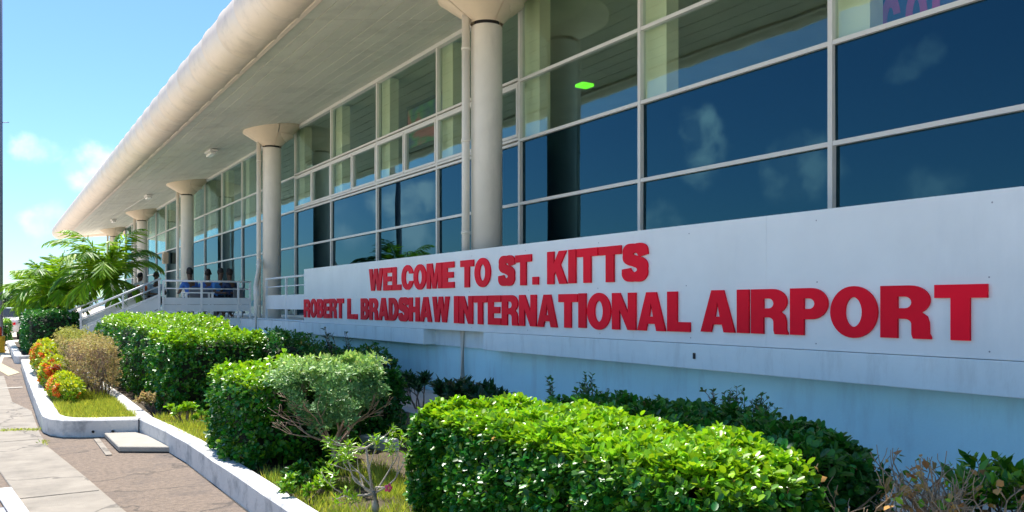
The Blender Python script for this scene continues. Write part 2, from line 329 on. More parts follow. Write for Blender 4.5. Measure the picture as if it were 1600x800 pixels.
def core_box(x0,x1,y0,y1,z0,z1,parent,ins=.13):
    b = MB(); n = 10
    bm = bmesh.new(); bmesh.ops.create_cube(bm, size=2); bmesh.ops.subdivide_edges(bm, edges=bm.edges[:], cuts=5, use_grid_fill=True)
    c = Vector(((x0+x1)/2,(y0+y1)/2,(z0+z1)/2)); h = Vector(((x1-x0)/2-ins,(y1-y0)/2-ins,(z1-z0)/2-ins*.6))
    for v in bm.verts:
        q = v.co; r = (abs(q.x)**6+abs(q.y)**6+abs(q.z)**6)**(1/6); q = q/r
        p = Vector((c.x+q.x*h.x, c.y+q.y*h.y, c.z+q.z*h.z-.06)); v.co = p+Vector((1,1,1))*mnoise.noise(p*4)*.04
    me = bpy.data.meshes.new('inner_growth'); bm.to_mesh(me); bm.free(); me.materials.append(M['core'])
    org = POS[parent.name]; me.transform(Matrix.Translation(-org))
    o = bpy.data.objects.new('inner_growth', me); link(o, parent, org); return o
def hedge(x0,x1,y0,y1,z0,z1,nl,label,mat,L=.05,Wd=.03,kind='fan',tmul=1,tb=0,group=None,ind=0,bulge=.075,seed=0,name='clipped_hedge',cat='hedge',young_top=.9,stems=8,k=5,wts=None,rag=.06):
    cx, cy = (x0+x1)/2, (y0+y1)/2
    t = empty(name, (cx,cy,.0), label, cat, group)
    P, G = box_surface(nl//k, x0,x1,y0,y1,z0,z1, bulge=bulge, seed=seed, wts=wts, rag=rag)
    PP, NN, DD, idx = rosettes(P, G, k, L*.12)
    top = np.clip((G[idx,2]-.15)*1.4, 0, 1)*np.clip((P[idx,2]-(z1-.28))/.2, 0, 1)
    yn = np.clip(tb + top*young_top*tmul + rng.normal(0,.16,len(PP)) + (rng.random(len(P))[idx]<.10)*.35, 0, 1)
    if ind:                                    # the leaves that show largest are objects of their own
        cand = np.where((G[idx,0]<-.3)|(G[idx,2]>.5)|(G[idx,1]<-.3))[0]; dist = np.hypot(PP[cand,0]-.3, PP[cand,1]); sel = cand[np.argsort(dist+rng.random(len(cand))*.9)[:ind]]
        mes = []
        for tv in (.02,.15,.5,.85):
            o = leaf_mesh('leaf', [(0,0,0)], [(0,0,1)], mat, L*1.1, Wd*1.1, kind, None, np.array([tv]), stuff=False, D=np.array([(0,1.,0)]), jit=0)
            mes.append(o.data); COL.objects.unlink(o); bpy.data.objects.remove(o)
        for i in sel:
            d = Vector(DD[i]).normalized(); u = Vector(NN[i]); u = (u-d*u.dot(d)).normalized(); x = d.cross(u)
            o = bpy.data.objects.new('leaf', mes[min(3, int(yn[i]*4))]); COL.objects.link(o); o.parent = t
            m = Matrix((x,d,u)).transposed().to_4x4(); m.translation = Vector(PP[i])-POS[t.name]; o.matrix_local = m
        keep = np.ones(len(PP), bool); keep[sel] = False; PP, NN, DD, yn = PP[keep], NN[keep], DD[keep], yn[keep]
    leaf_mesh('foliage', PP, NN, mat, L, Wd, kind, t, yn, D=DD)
    if mat is M['leafA'] or mat is M['leafB']:
        nd = max(60, nl//260); k_ = rng.choice(len(PP), nd); leaf_mesh('dead_leaf', PP[k_]-NN[k_]*.01, NN[k_], M['tan'], L*.9, Wd*.9, kind, t, rng.random(nd))
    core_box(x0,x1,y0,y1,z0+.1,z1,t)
    b = MB()
    for i in range(stems):
        x, y = random.uniform(x0+.15,x1-.15), random.uniform(y0+.12,y1-.12)
        b.tube([(x,y,0),(x+random.uniform(-.06,.06),y+random.uniform(-.06,.06),.3),(x+random.uniform(-.15,.15),y+random.uniform(-.15,.15),z1*.7)], [.018,.013,.006], 5)
    b.build('stem', M['bark'], t, kind='stuff')
    return t
def ellip_surface(n, c, h, depth=.5, seed=0, bulge=.12, zmin=-1):
    q = rng.normal(0,1,(n,3)); q /= np.linalg.norm(q, axis=1)[:,None]; q[:,2] = np.where(q[:,2] < zmin, -q[:,2], q[:,2])
    c = np.array(c); h = np.array(h); P = c+q*h; G = q/h; G /= np.linalg.norm(G, axis=1)[:,None]
    s = 1 - rng.random(n)**2*depth + nfield(P, 3.5, seed)*bulge*2
    return c+(P-c)*s[:,None], G
# branching wood -> one mesh
def branches(b, p, d, L, r, depth, tips, spread=.5, upw=.15, nseg=3, split=(2,3), shrink=.72, sides=5, rmin=.002):
    p = Vector(p); d = Vector(d).normalized(); pts = [p.copy()]; rs = [r]
    for i in range(nseg):
        d = (d+Vector((random.gauss(0,.16),random.gauss(0,.16),random.gauss(0,.10)+upw*.3))).normalized(); p = p+d*(L/nseg); pts.append(p.copy()); rs.append(max(rmin, r*(1-.30*(i+1)/nseg)))
    b.tube(pts, rs, sides, cap=(depth==0))
    if depth == 0: tips.append((p.copy(), d.copy())); return
    for k in range(random.randint(*split)):
        dd = (d+Vector((random.gauss(0,spread),random.gauss(0,spread),random.gauss(0,spread*.6)+upw))).normalized()
        branches(b, p, dd, L*shrink*random.uniform(.8,1.2), rs[-1]*.75, depth-1, tips, spread, upw, nseg, split, shrink, sides, rmin)
# ================================================================== airport terminal
XG, XC, XE = 7.65, 6.91, 4.30
def bayY(k): return (KK*XG*(7.62e-4+2.245e-4*k) - XG*sn)/cs
Y0, Y1 = bayY(-4), bayY(18)
T = empty('airport_terminal', (10, 25, 0), 'long airport terminal with glazed front, round columns and a rounded overhanging roof', 'building')
sof = [(XE,6.30),(7.62,6.865)]
def sz(x):
    for (a, za), (c, zc) in zip(sof, sof[1:]):
        if x <= c: return za+(zc-za)*(x-a)/(c-a)
    return sof[-1][1]
YE = 66.0; YS = -6.0
# roof slab + back of the building + interior
def bx(name, mat, *a, parent=T, bev=0, **k):
    o = MB().box(*a).build(name, mat, parent, **k)
    if bev: bevel(o, bev)
    return o
rb = MB().box(4.05, 24, YS, YE+.2, 6.98, 7.5)
rb.build('roof', M['tube'], T)
bx('interior_ceiling', M['inner'], XG+.15, 23.7, Y0, Y1, 6.9, 6.97)
bx('interior_floor', M['innerfloor'], XG+.02, 23.7, Y0, Y1, 1.05, 1.235)
bx('rear_wall', M['inner'], 15.0, 15.3, Y0, Y1, 1.24, 6.9)
bx('end_wall', M['band'], XG+.1, 23.8, Y1+.02, Y1+.3, 0, 6.9)
bx('end_wall', M['band'], XG+.1, 23.8, Y0-.3, Y0-.02, 0, 6.9)
bx('rear_wall', M['band'], 23.71, 24, Y0, Y1, 0, 6.96)
# lower wall, bands and deck
bx('lower_wall', M['lower'], 6.28, 6.6, Y0-.3, 21.1, 0, 1.0)
bx('deck_slab', M['band'], 6.34, XG+.05, Y0-.3, YE-3, 1.002, 1.238)
bx('wall_band', M['band'], 6.0, 6.335, Y0-.3, 10.39, .957, 1.21, bev=.008)
bx('wall_band', M['band'], 6.0, 6.335, 12.35, 21.1, .957, 1.21, bev=.008)
bx('recessed_band', M['band'], 6.22, 6.333, 10.392, 12.348, .95, 1.205)
bx('lower_wall', M['lower'], 6.0, 6.6, 21.104, 24.18, 0, 1.0)
bx('wall_band', M['band'], 5.995, 6.33, 21.104, 24.18, 1.003, 1.212)
bx('lower_wall', M['lower'], 6.28, 6.6, 24.184, YE-3, 0, 1.0)
bx('gutter_drip_fixing', M['dark'], 5.99, 5.999, 6.12, 6.15, 1.06, 1.12)
# planks of the soffit
MB_unit = MB().box(-.5,.5,-.5,.5,-.5,.5)
ume = {}
def unit(mat):
    if mat not in ume: ume[mat] = MB_unit.mesh('unit_'+mat, M[mat])
    return ume[mat]
xs = [XE+(7.62-XE)*i/12 for i in range(13)]
pl_me = MB().box(-.5,.5,-.5,.5,-.5,.5).mesh('plank', M['soffit'])
ys = [-1.7+5.05*i for i in range(15)]; ys = [YS]+[y for y in ys if y < YE]+[YE]
for i in range(12):
    xa, xb = xs[i], xs[i+1]; za, zb = sz(xa), sz(xb); ln = math.hypot(xb-xa, zb-za)
    for a, c in zip(ys, ys[1:]):
        o = inst('plank', pl_me, T, ((xa+xb)/2, (a+c)/2, (za+zb)/2+.02+random.uniform(0,.002)), (ln-.02, c-a-.018, .022), (0, -math.atan2(zb-za, xb-xa), 0))
b = MB()
for (xa, za), (xb, zb) in zip(sof, sof[1:]):
    b.add([(xa,YS,za+.05),(xb,YS,zb+.05),(xb,YE,zb+.05),(xa,YE,za+.05)], [(0,1,2,3)])
b.build('soffit_backing', M['dark'], T)
bx('eave_ledge', M['tube'], XE-.10, XE-.002, YS, YE, 6.265, 6.34, bev=.012)
bx('head_trim', M['frame'], XG-.07, XG+.06, Y0, Y1, 6.79, 6.87)
# rounded fascia in bent sheets
TX, TZ, TR = 4.0, 6.72, .49
npan = int((YE-YS)/1.28); pw = (YE-YS)/npan
def tube_panel():
    b = MB(); A = [R(-62)-i*R(236)/22 for i in range(23)]
    prof = [(-.5*pw+.005, -.012),(-.5*pw+.014,.013),(-.5*pw+.05,.002),(-.2*pw,-.003),(.1*pw,-.001),(.38*pw,.006),(.5*pw-.03,.017),(.5*pw-.006,.020),(.5*pw,-.012)]
    nn = len(A)
    vs = [((TR+dr)*math.cos(a), y, (TR+dr)*math.sin(a)) for y, dr in prof for a in A]; fs = []
    for i in range(len(prof)-1):
        for k in range(nn-1): fs.append((i*nn+k, i*nn+k+1, (i+1)*nn+k+1, (i+1)*nn+k))
    b.add(vs, fs, True); return b.mesh('fascia_panel', M['tube'])
tp = tube_panel()
for i in range(npan): inst('fascia_panel', tp, T, (TX, YS+pw*(i+.5), TZ), rot=(0, random.uniform(-.012,.012), 0), scale=(1+random.uniform(0,.003),1,1))
MB().tube([(TX,YS,TZ),(TX,YE,TZ)], TR-.02, 24).build('fascia_core', M['tube'], T)
b = MB(); b.tube([(TX-.0,YE+.0,TZ),(TX+.25,YE+.02,TZ+.03),(9,YE+.02,TZ+.5),(23.9,YE+.02,TZ+.6)], TR-.03, 20); b.build('end_fascia', M['tube'], T)
bm = bmesh.new(); bmesh.ops.create_uvsphere(bm, u_segments=24, v_segments=14, radius=TR)
for f in bm.faces: f.smooth = True
me = bpy.data.meshes.new('fascia_corner'); bm.to_mesh(me); bm.free(); me.materials.append(M['tube']); inst('fascia_corner', me, T, (TX, YE, TZ))
# glazing
rows = [(1.245,3.33),(3.33,4.41),(4.41,5.43),(5.43,6.80)]
pane_me = MB_unit.mesh('pane', M['glass']); pane_dk = MB_unit.mesh('pane', M['glass_dark']); fr_me = MB_unit.mesh('mullion', M['frame'])
bays = list(range(-4, 18))
for k in bays + [18]:
    y = bayY(k)
    inst('mullion', fr_me, T, (XG+.01, y, (1.24+6.8)/2), (.10, .058, 5.56))
    if k < 18: inst('inner_pillar', unit('pillar'), T, (XG+.26, y-.12, 4.06), (.22, .46, 5.62))
tz = {3.33:.05, 4.41:.05, 5.43:.05}
for k in bays:
    ya, yb = bayY(k)+.03, bayY(k+1)-.03; ym = (ya+yb)/2; cas = 2 <= k <= 5
    for z in tz:
        w = .05
        if cas and z != 3.33:
            for dz in (-.038, .038): inst('transom', fr_me, T, (XG+.008, ym, z+dz), (.085, yb-ya, .045))
        else: inst('transom', fr_me, T, (XG+.008, ym, z), (.085, yb-ya, w))
    inst('transom', fr_me, T, (XG+.008, ym, 1.275), (.085, yb-ya, .07))
    for (za, zb) in rows:
        if cas and za == 4.41:
            for q in range(2):
                y0 = ya+(yb-ya)*(.5*q)+(.02 if q else 0); y1 = ya+(yb-ya)*(.5+.5*q)-(0 if q else .02)
                c = empty('casement', (XG, (y0+y1)/2, 4.92)); c.parent = T; c.location = POS[c.name]-POS[T.name]
                b = MB(); z0, z1, w = 4.475, 5.368, .05
                b.box(XG-.05,XG+.04,y0,y1,z0,z0+w).box(XG-.05,XG+.04,y0,y1,z1-w,z1).box(XG-.05,XG+.04,y0,y0+w,z0+w,z1-w).box(XG-.05,XG+.04,y1-w,y1,z0+w,z1-w)
                b.build('casement_frame', M['frame'], c)
                inst('pane', pane_me, c, (XG+.0, (y0+y1)/2, (z0+z1)/2), (.012, y1-y0-2*w, z1-z0-2*w), (0,0,random.uniform(-.003,.003)))
            inst('mullion', fr_me, T, (XG+.008, ym, 4.92), (.07, .038, .93))
        else:
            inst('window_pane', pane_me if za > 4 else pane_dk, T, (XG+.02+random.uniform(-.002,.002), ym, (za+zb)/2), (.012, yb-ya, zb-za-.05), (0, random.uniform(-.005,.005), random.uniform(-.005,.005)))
# columns
def colY(n): return (KK*XC*(.0012945+.000995*n)-XC*sn)/cs
col_me = {}
proto_y = 0
b = MB(); b.lathe([(0,.0),(.26,0),(.26,5.0),(.252,5.015),(0,5.015)], n=40); col_me['shaft'] = b.mesh('shaft', M['col'])
b = MB(); b.lathe([(.205,4.9),(.205,5.2)], n=24); col_me['neck'] = b.mesh('neck', M['dark'])
b = MB()
for q in range(4):
    a0, a1 = q*PI/2+.012, (q+1)*PI/2-.012; n = 12
    vs = []
    for a in [a0+(a1-a0)*i/n for i in range(n+1)]:
        c_, s_ = math.cos(a), math.sin(a)
        zt = sz(min(7.61,XC+.81*c_))-1.165
        vs += [(.27*c_,.27*s_,5.06),(.285*c_,.285*s_,5.085),(.80*c_,.80*s_,zt-.05),(.81*c_,.81*s_,zt+.03)]
    fs = [(4*i+j,4*i+4+j,4*i+5+j,4*i+1+j) for i in range(n) for j in range(3)]
    b.add(vs, fs, True)
b.lathe([(.10,5.10),(.26,5.10),(.62,5.38)], n=24)
col_me['capital'] = b.mesh('capital', M['cap'])
b = MB(); b.tube([(-.36,.06,.08),(-.36,.06,5.2)], .066, 14)
for z in (.4, 1.6, 3.1, 4.6): b.tube([(-.36,.06,z),(-.36,.06,z+.045)], .075, 14)
col_me['downpipe'] = b.mesh('downpipe', M['col'])
for n in range(-1, 5):
    y = colY(n); c = empty('round_column', (XC, y, 1.16)); c.parent = T; c.location = POS[c.name]-POS[T.name]
    for nm in ('shaft','neck','capital','downpipe'): inst(nm, col_me[nm], c, (XC, y, 1.16))
MB().tube([(6.20,11.38,0),(6.20,11.38,1.6),(6.24,11.5,1.75),(6.50,11.86,2.05),(6.55,11.9,2.2)], .066, 12).build('lower_downpipe', M['col'], T)
MB().tube([(5.925,22.3,0),(5.925,22.3,1.9),(5.98,22.5,2.1),(6.5,24.1,2.7),(6.55,24.27,2.9)], .066, 12).build('lower_downpipe', M['col'], T)
# projecting landing slab and its recess
bx('landing_slab', M['band'], 3.9, 6.33, 24.2, 33.0, .93, 1.236, bev=.01)
bx('landing_wall', M['lower'], 4.3, 6.27, 24.75, 32.8, 0, .928)
bx('signal_light', pm('green_lamp', (.2,.9,.05), .4), 8.62, 8.86, 11.50, 11.72, 5.40, 5.45)
gl = bpy.data.materials['green_lamp'].node_tree.nodes['Principled BSDF']; gl.inputs['Emission Color'].default_value = (.16,1,.02,1); gl.inputs['Emission Strength'].default_value = .55

# ------------------------------------------------------------------ soffit lamps
lampg = 'bulkhead lamps under the soffit'
def lamp(Y, label):
    X = 5.99; z = sz(X)
    t = empty('bulkhead_lamp', (X, Y, z-.002), label, 'lamp', lampg)
    o = MB().box(X-.13,X+.13,Y-.38,Y+.38,z-.07,z-.004).build('lamp_housing', M['frame'], t); bevel(o,.015)
    b = MB(); b.box(X-.10,X+.10,Y-.34,Y+.34,z-.17,z-.072); o = b.build('diffuser', pm('diffuser', (.80,.80,.74), .25), t); bevel(o,.04,3)
lamp(27.9, 'white bulkhead lamp under the soffit, nearest and largest of the three lamps')
lamp(40.7, 'white bulkhead lamp under the soffit, middle one of the three lamps')
lamp(53.4, 'white bulkhead lamp under the soffit, farthest of the three lamps')
t = MB().tube([(5.95,41.2,sz(5.95)-.03),(5.8,47.4,sz(5.8)-.03)], .02, 6).build('conduit', M['frame']); tag(t, 'thin white conduit running along the soffit behind the middle lamp', 'conduit')
t = MB().box(5.9-.15,5.9+.15,57,57.6,0,0).build('x', M['frame']) if False else None
# beige box on the glazing
t = empty('wall_box', (6.9, 36.3, 3.2), 'small beige box fixed between the third and fourth column', 'utility box')
# placed on a bracket off the fourth column
# ================================================================== sign
SX = 6.02
def plY(px, X=SX): return (KK*X/(px-VX) - X*sn)/cs
sy0, sy1 = 2.93, plY(475)
sign = empty('welcome_sign', (SX, 11, 1.21), 'long pale wall sign with raised red letters reading WELCOME TO ST. KITTS', 'sign')
js = [sy0] + [plY(x) for x in (1197, 990, 812, 664, 578, 512)] + [sy1]
for i, (a, c) in enumerate(zip(js, js[1:])):
    z0, z1 = 1.216, 2.42
    if i == 0:
        pts = [(a+.002,z0),(c-.0018,z0),(c-.0018,z1)] + [(a+.07-.07*math.sin(q), z1-.07+.07*math.cos(q)) for q in [0,.4,.8,1.2,PI/2]]
    else: pts = [(a,z0),(c-.0018,z0),(c-.0018,z1),(a,z1)]
    n = len(pts); vs = [(SX,y,z) for y,z in pts]+[(SX+.03,y,z) for y,z in pts]
    MB().add(vs, [tuple(range(n-1,-1,-1)), tuple(range(n,2*n))]+[(i2,(i2+1)%n,(i2+1)%n+n,i2+n) for i2 in range(n)]).build('sign_panel', M['sign'], sign)
b = MB()
for a in np.linspace(sy0+.3, sy1-.3, 9): b.box(SX+.032, 6.30, a-.025, a+.025, 1.26, 2.3)
b.build('support_post', M['grey'], sign)
# screw heads, seams
b = MB()
for i in range(11):
    for z in (1.80, 2.33, 1.27):
        y = sy0+.25+i*1.52+random.uniform(-.05,.05); b.add([(SX-.004, y+.007*math.cos(a), z+.007*math.sin(a)) for a in [j*PI/3 for j in range(6)]], [(0,1,2,3,4,5)])
b.build('screw', M['steel'], sign, kind='stuff')
def arc(cx, cy, rx, ry, a0, a1, n=12): return [(cx+rx*math.cos(R(a0+(a1-a0)*i/n)), cy+ry*math.sin(R(a0+(a1-a0)*i/n))) for i in range(n+1)]
def cat(pts, m=6):
    out = []
    for i in range(len(pts)-1):
        p0 = pts[max(i-1,0)]; p1 = pts[i]; p2 = pts[i+1]; p3 = pts[min(i+2,len(pts)-1)]
        for j in range(m):
            t = j/m
            out.append(tuple(.5*((2*p1[q])+(-p0[q]+p2[q])*t+(2*p0[q]-5*p1[q]+4*p2[q]-p3[q])*t*t+(-p0[q]+3*p1[q]-3*p2[q]+p3[q])*t**3) for q in (0,1)))
    return out+[pts[-1]]
def stroke(c, w, wy=None):
    l, r = [], []
    for i, p in enumerate(c):
        a = c[max(i-1,0)]; d = c[min(i+1,len(c)-1)]; tx, ty = d[0]-a[0], d[1]-a[1]; L = math.hypot(tx,ty); nx, ny = -ty/L, tx/L
        hw = w/2*(abs(nx)*1.08+abs(ny)*.92)
        l.append((p[0]+nx*hw,p[1]+ny*hw)); r.append((p[0]-nx*hw,p[1]-ny*hw))
    return l+r[::-1]
s_c = cat([(.70,.675),(.665,.80),(.56,.868),(.41,.885),(.25,.855),(.165,.765),(.185,.655),(.29,.58),(.44,.53),(.58,.475),(.67,.385),(.675,.26),(.585,.155),(.42,.115),(.24,.145),(.145,.23),(.125,.345)])
G = {
 'I': (.30, [[(0,0),(.30,0),(.30,1),(0,1)]]),
 'L': (.68, [[(0,0),(.68,0),(.68,.24),(.30,.24),(.30,1),(0,1)]]),
 'E': (.72, [[(0,0),(.72,0),(.72,.23),(.29,.23),(.29,.39),(.66,.39),(.66,.61),(.29,.61),(.29,.77),(.71,.77),(.71,1),(0,1)]]),
 'T': (.80, [[(.255,0),(.545,0),(.545,.76),(.80,.76),(.80,1),(0,1),(0,.76),(.255,.76)]]),
 'N': (.84, [[(0,0),(.27,0),(.27,.55),(.56,0),(.84,0),(.84,1),(.57,1),(.57,.45),(.28,1),(0,1)]]),
 'H': (.84, [[(0,0),(.29,0),(.29,.38),(.55,.38),(.55,0),(.84,0),(.84,1),(.55,1),(.55,.62),(.29,.62),(.29,1),(0,1)]]),
 'M': (1.02, [[(0,0),(.25,0),(.25,.66),(.40,0),(.62,0),(.77,.66),(.77,0),(1.02,0),(1.02,1),(.65,1),(.51,.40),(.37,1),(0,1)]]),
 'W': (1.22, [[(.20,0),(.49,0),(.61,.58),(.73,0),(1.02,0),(1.22,1),(.94,1),(.86,.42),(.74,1),(.48,1),(.36,.42),(.28,1),(0,1)]]),
 'K': (.86, [[(0,0),(.29,0),(.29,.27),(.37,.38),(.53,0),(.86,0),(.57,.58),(.83,1),(.51,1),(.29,.62),(.29,1),(0,1)]]),
 'A': (.92, [[(0,0),(.29,0),(.335,.18),(.585,.18),(.63,0),(.92,0),(.62,1),(.30,1)], [(.395,.37),(.525,.37),(.46,.72)]]),
 'O': (.90, [arc(.45,.5,.45,.52,0,360,36)[:-1], arc(.45,.5,.165,.30,0,360,28)[:-1]]),
 'C': (.86, [arc(.45,.5,.45,.52,-17,-343,36)+arc(.45,.5,.17,.30,-330,-30,24)]),
 'S': (.82, None),
 'D': (.84, [[(0,0)]+arc(.36,.5,.48,.5,-90,90,20)+[(0,1)], [(.29,.23)]+arc(.34,.5,.20,.27,-90,90,14)+[(.29,.77)]]),
 'P': (.80, [[(0,0),(.30,0),(.30,.34)]+arc(.45,.67,.35,.33,-90,90,16)+[(0,1)], [(.30,.56)]+arc(.42,.67,.11,.11,-90,90,8)+[(.30,.78)]]),
 'R': (.86, [[(0,0),(.30,0),(.30,.37),(.42,.37)]+arc(.42,.27,.12,.10,90,10,5)+[(.54,.08),(.565,0),(.86,0),(.86,.04),(.83,.10),(.825,.30),(.79,.42),(.70,.49)]+arc(.50,.72,.34,.28,-40,90,12)+[(0,1)], [(.30,.57)]+arc(.43,.68,.11,.11,-90,90,8)+[(.30,.79)]]),
 'B': (.84, [[(0,0)]+arc(.48,.29,.36,.29,-90,35,12)+[(.70,.53)]+arc(.48,.745,.32,.255,-35,90,12)+[(0,1)], [(.29,.20)]+arc(.43,.295,.11,.095,-90,90,8)+[(.29,.39)], [(.29,.62)]+arc(.41,.71,.09,.09,-90,90,8)+[(.29,.80)]]),
 '.': (.28, [[(0,0),(.28,0),(.28,.25),(0,.25)]]),
}
gm = {}
def glyph(ch, mat=None, depth=.011):
    key = (ch, depth)
    if key in gm: return gm[key]
    if ch == 'S':
        st_ = stroke(s_c, .255); n = len(s_c); l, r = st_[:n], st_[n:][::-1]; b = MB(); vs = []
        for p, q in zip(l, r): vs += [(p[0],p[1],-depth),(q[0],q[1],-depth),(p[0],p[1],depth),(q[0],q[1],depth)]
        fs = []
        for i in range(n-1):
            a, c = 4*i, 4*i+4; fs += [(a+2,c+2,c+3,a+3),(a,a+1,c+1,c),(a,c,c+2,a+2),(a+1,a+3,c+3,c+1)]
        fs += [(0,2,3,1),(4*n-4,4*n-3,4*n-1,4*n-2)]
        b.add(vs, fs); me = b.mesh('letter', mat or M['red']); gm[key] = me; return me
    cu = bpy.data.curves.new('g', 'CURVE'); cu.dimensions = '2D'; cu.fill_mode = 'BOTH'; cu.extrude = depth
    for lp in G[ch][1]:
        sp = cu.splines.new('POLY'); sp.points.add(len(lp)-1); sp.use_cyclic_u = True
        for i, (x, y) in enumerate(lp): sp.points[i].co = (x, y, 0, 1)
    ob = bpy.data.objects.new('g', cu); COL.objects.link(ob); dg = bpy.context.evaluated_depsgraph_get()
    me = bpy.data.meshes.new_from_object(ob.evaluated_get(dg)); me.name = 'letter'
    bpy.data.objects.remove(ob); me.materials.clear(); me.materials.append(mat or M['red']); gm[key] = me; return me
def word(txt, p0, p1, z0, z1, caps=0):
    ya, yb = plY(p0), plY(p1); W_ = ya-yb; gap = .055
    tot = sum(G[c][0] for c in txt)+gap*(len(txt)-1)
    for a_, b_ in zip(txt, txt[1:]):
        if a_+b_ in ('ST','L.'): tot -= .0
    s = W_/tot; x = 0
    for c in txt:
        o = bpy.data.objects.new('letter', glyph(c)); COL.objects.link(o); o.parent = sign; o['label'] = 'raised red letter '+c if c != '.' else 'raised red full stop'
        h = z1-z0
        m = Matrix(((0,0,-1,SX-.0125),(-s,0,0,ya-x*s),(0,h,0,z0+random.uniform(-.004,.004)),(0,0,0,1)))
        m.translation = m.translation-POS[sign.name]; o.matrix_local = m
        x += G[c][0]+gap
word('WELCOME', 578, 711, 1.868, 2.275); word('TO', 721, 768, 1.868, 2.275); word('ST.', 781, 843, 1.868, 2.275); word('KITTS', 857, 1013, 1.868, 2.28)
word('ROBERT', 476, 538, 1.33, 1.735); word('L.', 544, 559.5, 1.33, 1.735); word('BRADSHAW', 565, 703.5, 1.33, 1.735); word('INTERNATIONAL', 711, 1080, 1.325, 1.74)
word('AIRPORT', 1097, 1545, 1.34, 1.75)

# ------------------------------------------------------------------ pictures inside the hall
t = empty('wall_banner', (8.35, 5.0, 4.6), 'dark blue banner with magenta letters COL inside the upper right windows', 'banner')
MB().box(8.36,8.39,3.3,5.95,4.1,5.6).build('banner_cloth', pm('banner_blue', (.03,.05,.22), .6, .3, 3), t)
mag = pm('banner_magenta', (.62,.03,.30), .6)
x = 0
for c in 'COL':
    o = bpy.data.objects.new('letter', glyph(c, mag, .0051)); COL.objects.link(o); o.parent = t
    m = Matrix(((0,0,-1,8.354),(-.27,0,0,5.66-x),(0,.62,0,4.37),(0,0,0,1))); m.translation = m.translation-POS[t.name]; o.matrix_local = m; x += .30
t = empty('framed_picture', (8.7, 17.6, 5.5), 'framed picture with soft coloured shapes behind the upper windows left of the nearest column', 'picture')
MB().box(8.72,8.76,16.5,18.9,5.35,6.5).build('picture_frame', M['dark'], t)
pmat, pt, pb = newmat('picture_paint'); vt = pt.nodes.new('ShaderNodeTexNoise'); vt.inputs['Scale'].default_value = 2.2; cr = pt.nodes.new('ShaderNodeValToRGB')
cr.color_ramp.elements[0].position = .38; cr.color_ramp.elements[0].color = (.03,.06,.22,1); cr.color_ramp.elements[1].position = .62; cr.color_ramp.elements[1].color = (.6,.12,.12,1)
e = cr.color_ramp.elements.new(.52); e.color = (.08,.35,.12,1)
pt.links.new(vt.outputs['Fac'], cr.inputs[0]); pt.links.new(cr.outputs[0], pb.inputs['Base Color'])
MB().box(8.712,8.719,16.6,18.8,5.45,6.4).build('picture_print', pmat, t)
t.location = t.location
# ------------------------------------------------------------------ railings
def rail_run(t, pts, post_x, panel=(.17,.60), rails=(.82,1.05), zdeck=1.238, r=.024):
    pass
ra = empty('deck_railing', (5.1, 24.24, 1.238), 'white deck railing with grey infill panels left of the second column', 'railing')
xsR = [3.95, 4.95, 5.95, 6.30]
for x in xsR[:3]+[6.28]: MB().box(x-.025,x+.025,24.235,24.285,1.24,2.27).build('post', M['white'], ra)
for z in (2.27, 2.06): MB().tube([(3.93,24.26,z),(6.31,24.26,z)], .026 if z > 2.2 else .016, 8).build('rail', M['white'], ra)
for a, c in zip(xsR[:2]+[5.95], [4.95,5.95,6.28]):
    for zz in ((1.43,1.615),(1.622,1.81)): MB().box(a+.03,c-.03,24.25,24.272,*zz).build('infill_panel', M['panel'], ra)
rb2 = empty('deck_railing', (6.3, 21, 1.238), 'short white railing with pale infill panel between the second column and the sign', 'railing')
for y in (22.35, 20.6, 18.9): MB().box(6.2,6.25,y-.025,y+.025,1.24,2.3).build('post', M['white'], rb2)
for z in (2.3, 2.08): MB().tube([(6.225,22.4,z),(6.225,18.75,z)], .026 if z > 2.2 else .016, 8).build('rail', M['white'], rb2)
for a, c in ((20.63,22.32),(18.93,20.57)): MB().box(6.21,6.235,a,c,1.50,1.86).build('infill_panel', M['panel'], rb2)
rc = empty('deck_railing', (3.95, 30, 1.238), 'white railing along the far side of the landing behind the palm', 'railing')
for y in (27.7, 29.4, 31.1, 32.8): MB().box(3.925,3.975,y-.025,y+.025,1.24,2.27).build('post', M['white'], rc)
for z in (2.27, 2.06): MB().tube([(3.95,27.65,z),(3.95,32.85,z)], .024, 8).build('rail', M['white'], rc)
MB().box(3.94,3.962,27.75,32.75,1.43,1.81).build('infill_panel', M['panel'], rc)
